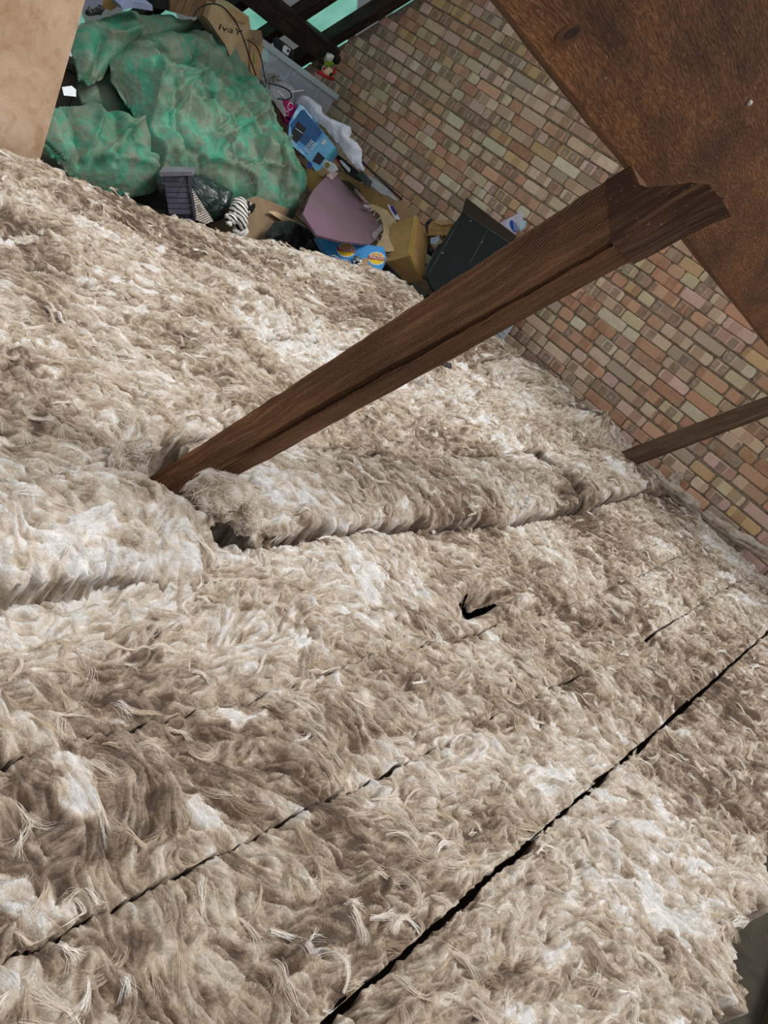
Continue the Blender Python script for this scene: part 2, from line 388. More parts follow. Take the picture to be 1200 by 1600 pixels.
b2, t2 = on((886, 752), PY(Y2)), on((1230, 623), PY(Y2)); a2 = t2 - b2; a2n = a2 / np.linalg.norm(a2)
st2 = thing('roof_strut', b2 - a2n * .25, 'thin dusty brown timber strut rising from the insulation in front of the brick wall', 'timber strut')
beam('shaft', b2 - a2n * .3, t2 + a2n * .05, [a2n[2], 0, -a2n[0]], .095, .06, M_strut2, root=st2)

# purlins
C0 = np.array([-.676, 0, .181 + 1.1]); u = np.array([.20, 0, .98])
def purlin(C, u, w, d, y0, y1, mat, name, label):
    away = np.array([-u[2], 0, u[0]])
    A = C + u * w / 2 + away * d / 2 + np.array([0, y0, 0]); B = A + np.array([0, y1 - y0, 0])
    o = beam(name, A, B, u, w, d, mat, seg=70, rough=.002); return tag(o, label, 'roof beam')
purlin(C0, u, .30, .10, -.45, WALL_Y, M_purlin, 'purlin', 'big rough brown purlin overhead in the upper right corner, resting on the struts')
pl_n = np.array([u[2], 0, -u[0]]); PF = (pl_n, float(pl_n @ C0)); P0 = bpy.data.objects['purlin']
M_knot = plain('purlin_knot', (98, 60, 30), .7, .5, 60, .6); M_knotd = plain('purlin_knot_heart', (54, 34, 20), .8, .3, 60, .6)
def knot(c, a_, b_, rz, mat, lift):
    pts = [on(p, PF) + pl_n * lift for p in disc_px(c, a_, b_, rz, 24)]; v, f = prism(pts, -pl_n * .01); o = mesh_obj('knot', v, f, mat); o.parent = P0; o.matrix_parent_inverse = P0.matrix_world.inverted()
knot((890, 52), 27, 13, -.6, M_knot, .0015); knot((893, 50), 14, 6, -.6, M_knotd, .0025)
tube('nail_head', [on((1170, 160), PF), on((1170, 160), PF) + pl_n * .004], .005, plain('chalky_nail', (200, 190, 180), .6, .1), None, 10).parent = None
o = bpy.data.objects['nail_head']; o.parent = P0; o.matrix_parent_inverse = P0.matrix_world.inverted()
CL = np.array([-5.445, 0, 1.235])
purlin(CL, np.array([.35, 0, .937]), .165, .09, 1.9, WALL_Y, M_rafter, 'purlin', 'dark purlin under the green roof sheet, above the clear plastic tub')
# rafters on the left slope
dirr = np.array([.643, 0, .766]); nout = np.array([-.766, 0, .643])
for k, (ya, yb) in enumerate([(4.9, 5.0), (4.52, 4.61), (4.12, 4.21), (3.72, 3.81), (3.3, 3.39), (2.9, 2.99), (2.5, 2.59), (2.1, 2.19)]):
    base_ = np.array([-5.43, (ya + yb) / 2, 1.41]) + nout * .06
    o = beam('rafter', base_ - dirr * 1.75, base_ + dirr * (3.1), (0, 1, 0), yb - ya, .11, M_rafter, seg=24)
    nth = ['', '', 'third', 'fourth', 'fifth', 'sixth', 'seventh', 'eighth'][k]
    lab = {0: 'dark rafter lying against the sloping top of the brick wall', 1: 'second dark rafter from the brick wall, under the green roof sheet'}.get(k, '%s dark rafter counted from the brick wall, under the green roof sheet' % nth)
    tag(o, lab, 'rafter', 'rafters above the heap of stored things')

# green sheet over the rafters
a = N('green_roof_sheet'); v = a.tc.outputs['Object']; n1 = a.noise(v, 5, 6, .7); wv = a.n('TexWave'); wv.wave_type = 'BANDS'; wv.bands_direction = 'DIAGONAL'
wv.inputs['Scale'].default_value = .75; wv.inputs['Distortion'].default_value = .6; wv.inputs['Phase Offset'].default_value = 2.2; a.l(a.mapping(v, (1, .8, .3)), wv.inputs['Vector'])
col = a.mix(a.ramp(n1, [(.35, 0.), (.7, 1.)]), srgb(206, 244, 234), srgb(176, 228, 212))
col = a.mix(a.ramp(wv.outputs['Fac'], [(.60, 0.), (.66, 1.)]), col, srgb(176, 180, 180))
tr = a.n('BsdfTranslucent'); a.l(col, tr.inputs[0]); df = a.n('BsdfDiffuse'); a.l(col, df.inputs[0])
ms = a.n('MixShader'); ms.inputs[0].default_value = .7; a.l(df.outputs[0], ms.inputs[1]); a.l(tr.outputs[0], ms.inputs[2]); a.l(ms.outputs[0], a.out.inputs[0])
M_roof = a.m
gv, gf = [], []; NY, NX = 60, 60; wr = lattice((NY, NX), 9, 14, rng)
for j in range(NY):
    for i in range(NX):
        y = 1.6 + (WALL_Y + .25 - 1.6) * j / (NY - 1); s = -1.7 + 4.9 * i / (NX - 1)
        sag = .012 * math.cos((y - 4.56) / .4 * 2 * math.pi) + wr[j, i] * .012
        gv.append(np.array([-5.43, y, 1.41]) + dirr * s + nout * (.135 + sag))
for j in range(NY - 1):
    for i in range(NX - 1): q = j * NX + i; gf.append((q, q + 1, q + NX + 1, q + NX))
o = mesh_obj('roof_sheet', gv, gf, M_roof, smooth=True); tag(o, 'bright green and grey translucent sheet over the rafters, daylight behind it', 'roof sheet')
m = o.modifiers.new('s', 'SOLIDIFY'); m.thickness = .002

# pale board standing at the left edge
a = N('water_stained_board'); v = a.tc.outputs['Object']; n1 = a.noise(v, 4.5, 7, .6, .8); n2 = a.noise(v, 14, 6, .7, .5); n3 = a.noise(v, 260, 2)
col = a.ramp(n1, [(.30, srgb(226, 200, 174)), (.5, srgb(208, 178, 150)), (.72, srgb(176, 136, 102))])
col = a.mix(a.ramp(n2, [(.5, 0.), (.68, .55)]), col, srgb(172, 132, 98)); col = a.mix(a.ramp(n3, [(.66, 0.), (.72, .5)]), col, srgb(120, 90, 66))
M_pale = a.fin(col, .75, a.bump(n2, .3, .003))
xb = -3.35
E0, E1 = on((136, -8), PX(xb)), on((68, 232), PX(xb))
dn = (E1 - E0) / np.linalg.norm(E1 - E0); bot = E1 + dn * .10; topp = E0 - dn * .35
pts = [bot, topp, topp + np.array([0, -.75, -.0]), bot + np.array([0, -.75, 0])]
v_, f_ = prism(pts, (-.022, 0, 0)); o = mesh_obj('hardboard_sheet', v_, f_, M_pale); tag(o, 'pale tan water-stained board standing upright at the left, beside the green tarpaulin', 'board')
m = o.modifiers.new('b', 'BEVEL'); m.width = .003; m.segments = 2

# bare joist and boards at the lower right
for k, x in enumerate((.62,)):
    o = beam('floor_joist', (x, .3, .035), (x, WALL_Y - .05, .035), (1, 0, 0), .05, .07, M_joist); tag(o, 'dusty dark floor joist beyond the frayed insulation edge in the lower right corner', 'joist')

# ================================================================== GLASS WOOL
# Fibre flakes are laid one over the other on a fine raster; each batt is then meshed from its own strip of it.
CELL = .0025; GX0, GX1, GY0, GY1 = -4.0, .62, .3, 5.02
NXr = int((GX1 - GX0) / CELL); NYr = int((GY1 - GY0) / CELL)
XS = GX0 + np.arange(NXr) * CELL; YS = GY0 + np.arange(NYr) * CELL
def sstep(a_, b_, x): t = np.clip((x - a_) / (b_ - a_), 0, 1); return t * t * (3 - 2 * t)
def base_z(X, Y):
    z = .15 + .24 * sstep(2.3, 4.7, Y)
    return z
rr = np.random.default_rng(3)
low = lattice((NYr, NXr), 12, 12, rr) * .014 + lattice((NYr, NXr), 32, 30, rr) * .012
mid = lattice((NYr, NXr), 80, 80, rr) * .007
H = (low + mid).astype('f4')
H += base_z(XS[None], YS[:, None]).astype('f4')
def bump_at(x, y, rx, ry, h, ang=0., p=2):
    dx = XS[None] - x; dy = YS[:, None] - y; c, s = math.cos(ang), math.sin(ang)
    q = ((dx * c + dy * s) / rx) ** 2 + ((-dx * s + dy * c) / ry) ** 2
    return (h * np.exp(-q ** (p / 2))).astype('f4')
# the puffed corner in front of the strut, the raised middle piece, the heaps against the wall, the torn hollow
puff = bump_at(-1.10, .92, .26, .36, 1.0, .05, 4)
STEP = (.05 * sstep(-.90, -.98, XS[None]) * np.ones((NYr, 1)) + .085 * bump_at(-1.09, .74, .30, .34, 1.0, .05, 6)).astype('f4')
STEP += bump_at(-.915, .93, .10, .30, .055, .15, 4)
H += bump_at(-.775, .95, .045, .32, -.022, .15, 3)
H += bump_at(-1.21, 1.30, .16, .15, -.11, 0, 4)
H += bump_at(-1.13, 2.5, .16, 1.0, .045, 0, 4)
H += bump_at(-1.10, 4.1, .16, .5, .04, 0, 4)
H += bump_at(-1.75, 4.55, .5, .35, .06); H += bump_at(-2.2, 4.45, .35, .25, .05)
H += bump_at(-1.48, 4.45, .10, .28, .07)
for (hx, hy, ra, rb, dp, an) in [(-.64, 2.16, .042, .13, -.14, .12), (-.70, 1.62, .03, .05, -.04, .4), (-2.72, 2.4, .04, .2, -.05, .1), (-2.85, 1.9, .03, .25, -.05, .0), (-1.62, 3.1, .04, .08, -.05, .5), (-1.05, 3.35, .05, .08, -.05, .5),
                                 (-1.1, 1.36, .12, .035, -.13, .25), (-.95, 3.62, .07, .05, -.10, .3), (-.42, 2.3, .02, .06, -.04, .4), (-.28, 3.0, .03, .07, -.04, .9), (-1.9, 1.3, .05, .05, -.04, .0)]:
    H += bump_at(hx, hy, ra, rb, dp, an, 3.4)
H += bump_at(-.72, 2.18, .03, .16, .022, .12) + bump_at(-.56, 2.2, .03, .14, .03, .12)
H0 = H.copy(); 
T = np.full((NYr, NXr), .45, 'f4'); FU = np.zeros((NYr, NXr), 'f4'); FV = np.zeros((NYr, NXr), 'f4')
FU += (XS[None] * 1.0).astype('f4'); FV += (YS[:, None] * 1.0).astype('f4')
tone = lattice((NYr, NXr), 9, 9, rr) * .7 + lattice((NYr, NXr), 26, 26, rr) * .6 - .12 * puff
flow = lattice((NYr, NXr), 14, 14, rr) * 1.3
fl = []
nfl = 30000
TH = (1.2 + flow).astype('f4')
ux = rr.uniform(GX0, GX1, nfl); uy = rr.uniform(GY0, GY1, nfl)
for x, y in zip(ux, uy):
    if y < 2.2 or rr.random() < .7: fl.append((x, y))
for x, y in fl:
    i = int((x - GX0) / CELL); j = int((y - GY0) / CELL)
    if i < 3 or j < 3 or i >= NXr - 3 or j >= NYr - 3: continue
    # skip what lies outside the view
    if y < .25 - x * .42: continue
    near = 1 - min(1, max(0, (y - 1.0) / 2.5))
    L = rr.gamma(3.0, .020) + .022; L = min(L, .18) * (1.0 + .25 * (1 - near)); W = L * rr.uniform(.22, .6); W = min(W, .05)
    bias = math.pi / 2 if x < -1.35 else (.35 if y > 1.6 else .9)
    wgt = 1.0 if x < -1.35 else (.8 if y > 1.4 else 1.25)
    th = bias + flow[j, i] * wgt + rr.normal(0, .42) + (math.pi if rr.random() < .3 else 0)
    kind = rr.random()
    bend = rr.normal(0, 5.0 if kind < .8 else 13.0) * (.05 / max(L, .05)) ** .5
    hm = rr.uniform(-.002, .004); tilt = rr.uniform(.001, .012) * (1.2 if near > .5 else 1.0); am = W * rr.uniform(.06, .24)
    tn = float(np.clip(.46 + tone[j, i] * .36 + rr.normal(0, .10), 0, 1))
    if rr.random() < .03: tn = min(1, tn + .5)
    rad = int((L * .62 + abs(bend) * L * L * .3 + W) / CELL) + 2
    j0, j1, i0, i1 = max(0, j - rad), min(NYr, j + rad), max(0, i - rad), min(NXr, i + rad)
    dx = (XS[i0:i1] - x)[None]; dy = (YS[j0:j1] - y)[:, None]; c, s = math.cos(th), math.sin(th)
    a_ = dx * c + dy * s; q = -dx * s + dy * c - bend * a_ * a_ * .5
    t_ = a_ / L; wloc = W * .5 * np.clip(1.15 - (2 * t_ - .1) ** 4, .05, 1); e = 1 - (q / wloc) ** 2
    ok = (e > 0) & (np.abs(t_) < .5)
    z = H0[j, i] * .35 + H0[j0:j1, i0:i1] * .65 + hm + am * np.sqrt(np.clip(e, 0, 1)) + tilt * (t_ + .5)
    sub = H[j0:j1, i0:i1]; up = ok & (z > sub)
    if not up.any(): continue
    sub[up] = z[up]; T[j0:j1, i0:i1][up] = tn
    off = rr.uniform(0, 40)
    TH[j0:j1, i0:i1][up] = np.broadcast_to(th + bend * a_, up.shape)[up]
    FU[j0:j1, i0:i1][up] = (q + off)[up]; FV[j0:j1, i0:i1][up] = (a_ + off * .7)[up]
# comb everything along the fibre direction so that the flakes fray into one another
def blur(A, k=1):
    for _ in range(k):
        A = (A + np.roll(A, 1, 0) + np.roll(A, -1, 0)) / 3; A = (A + np.roll(A, 1, 1) + np.roll(A, -1, 1)) / 3
    return A.astype('f4')
TH += lattice((NYr, NXr), 150, 150, rr).astype('f4') * .55 + lattice((NYr, NXr), 420, 400, rr).astype('f4') * .35
ct, sn = np.cos(TH).astype('f4'), np.sin(TH).astype('f4')
BY, BX = np.meshgrid(np.arange(NYr, dtype='f4'), np.arange(NXr, dtype='f4'), indexing='ij')
def comb(fields, steps):
    acc = [f.copy() for f in fields]; wsum = 1.0
    for sgn in (1, -1):
        y, x = BY.copy(), BX.copy(); dy, dx = sn * sgn, ct * sgn
        for k in range(steps):
            y += dy; x += dx
            yi = np.clip(np.rint(y).astype('i4'), 0, NYr - 1); xi = np.clip(np.rint(x).astype('i4'), 0, NXr - 1); lin = yi * NXr + xi
            w_ = 1 - (k + 1) / (steps + 1)
            for a_, f_ in zip(acc, fields): a_ += f_.ravel()[lin] * w_
            c2 = ct.ravel()[lin] * sgn; s2 = sn.ravel()[lin] * sgn; flip = np.where(c2 * dx + s2 * dy < 0, -1, 1).astype('f4'); dx = c2 * flip; dy = s2 * flip
            if sgn == 1: wsum += 2 * w_
    return [a_ / wsum for a_ in acc]
white = rr.normal(0, 1, (NYr, NXr)).astype('f4'); coarse = blur(rr.normal(0, 1, (NYr, NXr)).astype('f4'), 2); coarse /= coarse.std()
Hd = (H - H0) * (1 - .6 * np.clip(puff, 0, 1))
gx = (np.abs(FU - np.roll(FU, 1, 1)) > .02) | (np.abs(FU - np.roll(FU, 1, 0)) > .02); gx = gx | np.roll(gx, -1, 0) | np.roll(gx, -1, 1)
ED = np.clip(blur(blur(gx.astype('f4'), 1) * 1.6, 1) * 1.5, 0, 1)
Hc, Tc, wf, wc = comb([Hd, T, white, coarse], 9)
wf /= wf.std(); wc /= wc.std()
H = (H0 + .5 * Hd + .75 * Hc + .0013 * np.clip(wf, -2.5, 2.5) + .0040 * np.clip(wc, -2.5, 2.5)).astype('f4')
T = np.clip(.25 * T + .75 * Tc + .07 * wf + .085 * wc, 0, 1).astype('f4')
del white, coarse, Hd, Hc, Tc, wf, wc, BY, BX

a = N('glass_wool')
at = a.n('Attribute'); at.attribute_name = 'tone'; au = a.n('Attribute'); au.attribute_name = 'fibre'
v = a.tc.outputs['Object']; fu = au.outputs['Vector']
st_ = a.noise(a.mapping(fu, (520, 26, 1)), 1.0, 4, .7); st2_ = a.noise(a.mapping(fu, (150, 14, 1)), 1.0, 3, .6)
ae = a.n('Attribute'); ae.attribute_name = 'seam'; kp = a.math('SUBTRACT', 1.0, ae.outputs['Fac'])
st_ = a.math('ADD', .5, a.math('MULTIPLY', kp, a.math('SUBTRACT', st_, .5))); st2_ = a.math('ADD', .5, a.math('MULTIPLY', kp, a.math('SUBTRACT', st2_, .5)))
fz = a.noise(v, 260, 5, .75); fz2 = a.noise(v, 34, 7, .72, .8); patch = a.noise(v, 9, 6, .7, 1.2)
t0 = a.math('ADD', at.outputs['Fac'], a.math('MULTIPLY', a.math('SUBTRACT', st_, .5), .42))
t0 = a.math('ADD', t0, a.math('MULTIPLY', a.math('SUBTRACT', st2_, .5), .30))
t0 = a.math('ADD', t0, a.math('MULTIPLY', a.math('SUBTRACT', fz2, .5), .75))
t0 = a.math('ADD', t0, a.math('MULTIPLY', a.math('SUBTRACT', patch, .5), .55))
t0 = a.math('ADD', t0, a.math('MULTIPLY', a.math('SUBTRACT', fz, .5), .30))
col = a.ramp(t0, [(.06, srgb(98, 78, 62)), (.28, srgb(148, 127, 107)), (.47, srgb(190, 172, 151)), (.68, srgb(220, 207, 192)), (.92, srgb(244, 241, 238))])
hgt = a.math('ADD', a.math('MULTIPLY', st_, 1.0), a.math('ADD', a.math('MULTIPLY', st2_, 1.6), a.math('ADD', a.math('MULTIPLY', fz, .5), a.math('MULTIPLY', fz2, 2.2))))
M_wool = a.fin(col, .95, a.bump(hgt, 1.0, .005), .08)
a.b.inputs['Sheen Weight'].default_value = .15
a.b.inputs['Subsurface Weight'].default_value = 0.0
a = N('wool_fibre'); hi = a.n('Attribute'); hi.attribute_name = 'tone'
col = a.ramp(hi.outputs['Fac'], [(.0, srgb(150, 125, 100)), (.5, srgb(214, 196, 174)), (1., srgb(248, 244, 238))]); M_fib = a.fin(col, .9, None, .1)

def edge_noise(n, s, amp, r): 
    g = r.normal(0, 1, n + 40); k = np.exp(-np.linspace(-2, 2, s) ** 2); k /= np.sqrt((k ** 2).sum()); return np.convolve(g, k, 'same')[20:20 + n] * amp
def batt(x0, x1, y0, y1, label, gapl=.002, gapr=.002, rag=(.0015, .0015, .004, .004), shoulder=.010, group=None, lift=0., thick=.15, raised=1.):
    """one batt: strip x0..x1, y0..y1 of the raster, with its own cut sides down to the boards"""
    r = np.random.default_rng(int(abs(x0 * 1000)) + int(y0 * 77))
    ys = []; y = y0
    while y < y1:
        ys.append(y); d = math.hypot(math.hypot(y, .5 * (x0 + x1)), .95); y += CELL * max(1, min(4.2, d / 1.45 * (1 + .35 * max(0, y - 1.4))))
    ys = np.array(ys + [y1]); dn = math.hypot(math.hypot(y0 + .2, min(abs(x0), abs(x1))), .95)
    sx_ = CELL * max(1, min(2.2, dn / 1.35)); nx = max(8, int((x1 - x0) / sx_)); xs = np.linspace(x0, x1, nx)
    X, Y = np.meshgrid(xs, ys); ny = len(ys)
    el = edge_noise(ny, 9, rag[0], r) + edge_noise(ny, 61, rag[0] * 1.5, r) + gapl / 2; er = edge_noise(ny, 9, rag[1], r) + edge_noise(ny, 61, rag[1] * 1.5, r) + gapr / 2
    kl = np.clip(1 - (X - x0) / .05, 0, 1); kr = np.clip(1 - (x1 - X) / .05, 0, 1)
    eb = edge_noise(nx, 9, rag[2], r); et = edge_noise(nx, 9, rag[3], r); kb = np.clip(1 - (Y - y0) / .08, 0, 1); kt = np.clip(1 - (y1 - Y) / .08, 0, 1)
    J = np.clip(((Y - GY0) / CELL).round().astype(int), 0, NYr - 1); I = np.clip(((X - GX0) / CELL).round().astype(int), 0, NXr - 1)
    Z = H[J, I] + lift + raised * STEP[J, I]
    dl = X - x0; dr = x1 - X; db = Y - y0; dt = y1 - Y
    nzs = .6 + .4 * lattice((ny, nx), max(2, ny // 12), max(2, nx // 8), r)
    for dd_, hgt_ in ((dl, shoulder), (dr, shoulder), (db, .02), (dt, .02)): Z = Z - hgt_ * nzs * np.exp(-(dd_ / .012)) - hgt_ * .5 * np.exp(-(dd_ / .035))
    Xw = X + el[:, None] * kl - er[:, None] * kr; Yw = Y + eb[None] * kb - et[None] * kt
    V = np.stack([Xw, Yw, Z], -1).reshape(-1, 3)
    tn = T[J, I].ravel(); se = ED[J, I].ravel(); fv = np.stack([FU[J, I], FV[J, I], np.zeros_like(Z)], -1).reshape(-1, 3)
    idx = np.arange(ny * nx).reshape(ny, nx)
    q = np.stack([idx[:-1, :-1], idx[:-1, 1:], idx[1:, 1:], idx[1:, :-1]], -1).reshape(-1, 4)
    cx_, cy_ = .25 * (X[:-1, :-1] + X[1:, :-1] + X[:-1, 1:] + X[1:, 1:]), .25 * (Y[:-1, :-1] + Y[1:, :-1] + Y[:-1, 1:] + Y[1:, 1:])
    rag_ = 1 + .45 * lattice(cx_.shape, max(3, ny // 9), max(3, nx // 5), r)
    hole = (((cx_ + .640) / .036) ** 2 + ((cy_ - 2.17) / .115) ** 2 < rag_)
    q = q[~hole.ravel()]
    per = np.concatenate([idx[0, :-1], idx[:-1, -1], idx[-1, :0:-1], idx[:0:-1, 0]])
    nper = len(per); rows = [per]; VV = [V]; TT = [tn]; FF = [fv]; SS = [se]; nb = len(V)
    nrm = np.zeros((nper, 2)); c0 = np.array([(x0 + x1) / 2, (y0 + y1) / 2])
    for lv, fz_ in enumerate((.22, .5, .8, 1.0)):
        P = V[per].copy(); zb = np.maximum(P[:, 2] - thick, .0); P[:, 2] = P[:, 2] * (1 - fz_) + zb * fz_
        lay = math.sin(lv * 2.3) * .004; dxy = P[:, :2] - c0; dxy /= np.array([(x1 - x0), (y1 - y0)]); dxy = np.sign(dxy) * (np.abs(dxy) > .46)
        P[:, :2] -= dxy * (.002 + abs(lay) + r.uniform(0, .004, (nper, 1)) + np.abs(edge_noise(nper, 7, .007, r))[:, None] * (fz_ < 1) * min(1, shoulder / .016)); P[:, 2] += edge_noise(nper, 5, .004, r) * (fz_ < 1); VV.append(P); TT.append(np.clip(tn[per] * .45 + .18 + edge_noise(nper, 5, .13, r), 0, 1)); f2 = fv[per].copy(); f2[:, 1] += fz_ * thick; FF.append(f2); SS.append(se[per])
        rows.append(nb + np.arange(nper)); nb += nper
    for a0, a1 in zip(rows[:-1], rows[1:]):
        q = np.concatenate([q, np.stack([np.roll(a0, -1), a0, a1, np.roll(a1, -1)], -1)])
    V = np.concatenate(VV); tn = np.concatenate(TT); fv = np.concatenate(FF)
    me = bpy.data.meshes.new('insulation_batt'); me.vertices.add(len(V)); me.vertices.foreach_set('co', V.astype('f4').ravel())
    me.loops.add(len(q) * 4); me.loops.foreach_set('vertex_index', q.astype('i4').ravel()); me.polygons.add(len(q)); me.polygons.foreach_set('loop_start', np.arange(len(q), dtype='i4') * 4)
    me.polygons.foreach_set('use_smooth', np.ones(len(q), bool)); me.update(calc_edges=True)
    at_ = me.attributes.new('tone', 'FLOAT', 'POINT'); at_.data.foreach_set('value', tn.astype('f4'))
    at_ = me.attributes.new('fibre', 'FLOAT_VECTOR', 'POINT'); at_.data.foreach_set('vector', fv.astype('f4').ravel())
    at_ = me.attributes.new('seam', 'FLOAT', 'POINT'); at_.data.foreach_set('value', np.concatenate(SS).astype('f4'))
    me.materials.append(M_wool); o = bpy.data.objects.new('insulation_batt', me); COL.objects.link(o); tag(o, label, 'insulation', group)
    wisps(o, x0, x1, y0, y1, lift, r, raised); return o, len(q)

def wisps(root, x0, x1, y0, y1, lift, r, raised=1.):
    """loose fibres lying on a batt, in locks"""
    area = (x1 - x0) * (y1 - y0); nl = int(area * 250); P = []; RD = []; TN = []
    NP = 6
    for _ in range(nl):
        y = r.uniform(y0 + .01, y1 - .01)
        if y > 2.0 and r.random() < .45: continue
        x = r.uniform(x0 + .008, x1 - .008); i = int((x - GX0) / CELL); j = int((y - GY0) / CELL)
        th = flow[min(j, NYr - 1), min(i, NXr - 1)] * 1.2 + (1.57 if x < -1.35 else .6) + r.normal(0, .9); L = r.uniform(.025, .10); cv = r.normal(0, 15); nf = r.integers(10, 34); wdt = r.uniform(.0008, .006); tn = np.clip(r.normal(.62, .22), 0, 1)
        s = np.linspace(0, 1, NP)
        angs = th + cv * L * s; px_ = x + np.concatenate([[0], np.cumsum(np.cos(angs[1:]))]) * L / (NP - 1); py_ = y + np.concatenate([[0], np.cumsum(np.sin(angs[1:]))]) * L / (NP - 1)
        nxv, nyv = -np.sin(angs), np.cos(angs); rise = r.uniform(.001, .009)
        for _f in range(nf):
            o_ = r.normal(0, 1) * wdt; fan = r.normal(0, .009); ll = o_ * (1 - .5 * s) + fan * s * s + r.normal(0, .0012) * np.sin(s * 7 + o_ * 900)
            X = px_ + nxv * ll; Y = py_ + nyv * ll
            X = np.clip(X, x0 + .002, x1 - .002); Y = np.clip(Y, y0 + .002, y1 - .002)
            jj = np.clip(((Y - GY0) / CELL).astype(int), 0, NYr - 1); ii = np.clip(((X - GX0) / CELL).astype(int), 0, NXr - 1)
            hh_ = H[jj, ii] + raised * STEP[jj, ii]; hz = hh_.mean() * .5 + hh_ * .5 + lift
            Z = hz + .001 + rise * np.sin(np.pi * np.clip(s + .1, 0, 1)) * r.uniform(.2, 1.1)
            Z[0] -= .003; Z[-1] -= .001
            P.append(np.stack([X, Y, Z], -1)); dcam = math.hypot(math.hypot(x, y), .95)
            RD.append(np.full(NP, .00003 + .00010 * dcam) * np.array([.8, 1, 1, .9, .7, .3])); TN.append(tn + r.normal(0, .08))
    if not P: return
    P = np.concatenate(P).astype('f4'); n = len(TN)
    hc = bpy.data.hair_curves.new('fibres'); hc.add_curves([NP] * n)
    hc.attributes['position'].data.foreach_set('vector', P.ravel())
    ra = hc.attributes.get('radius') or hc.attributes.new('radius', 'FLOAT', 'POINT'); ra.data.foreach_set('value', np.concatenate(RD).astype('f4'))
    ta = hc.attributes.new('tone', 'FLOAT', 'CURVE'); ta.data.foreach_set('value', np.clip(np.array(TN), 0, 1).astype('f4'))
    hc.materials.append(M_fib); o = bpy.data.objects.new('fibres', hc); COL.objects.link(o); o.parent = root; o['kind'] = 'stuff'

tq = 0
SPEC = [
 (-.03, .415, .62, 4.93, 'frayed insulation batt along the lower right, right of the widest dark seam', dict(gapl=.017, rag=(.002, .012, .004, .01))),
 (-.295, -.03, .36, 4.93, 'insulation batt directly left of the widest dark seam', dict(gapr=.006)),
 (-.54, -.295, .36, 4.93, 'second insulation batt to the left of the widest dark seam', {}),
 (-.95, -.54, .42, 4.93, 'broad lower insulation batt with a torn dark hollow, below the raised pieces', dict(shoulder=.014, raised=0.)),
 (-1.33, -.83, .50, 1.23, 'puffed up pale insulation piece bulging in front of the thick strut foot', dict(rag=(.002, .006, .01, .01), shoulder=.016, lift=.004, thick=.12)),
 (-1.33, -.96, 1.42, 3.52, 'raised insulation piece with a crumbly cut front, between the two strut feet', dict(rag=(.002, .006, .01, .008), shoulder=.024)),
 (-1.36, -.96, 3.62, 4.90, 'raised insulation piece beside the thin strut foot, near the brick wall', dict(rag=(.002, .005, .01, .008), shoulder=.024)),
 (-2.12, -1.335, .72, 4.95, 'wide insulation strip behind the thick strut, reaching the wall', dict(gapl=.012, gapr=.004, rag=(.004, .002, .004, .004))),
 (-2.76, -2.12, 1.1, 4.50, 'wide insulation strip two seams behind the thick strut', dict(gapl=.014, gapr=.008, lift=.006, rag=(.004, .003, .004, .004))),
 (-3.22, -2.76, 1.45, 4.30, 'farthest insulation strip, along the foot of the heap of stored things', dict(gapr=.014, rag=(.012, .004, .004, .006), shoulder=.035)),
]
for x0, x1, y0, y1, lab, kw in SPEC:
    o, nq = batt(x0, x1, y0, y1, lab, **kw); tq += nq
print('batt quads', tq)
H_at = lambda x, y: float((H + STEP)[min(NYr - 1, max(0, int((y - GY0) / CELL))), min(NXr - 1, max(0, int((x - GX0) / CELL)))])

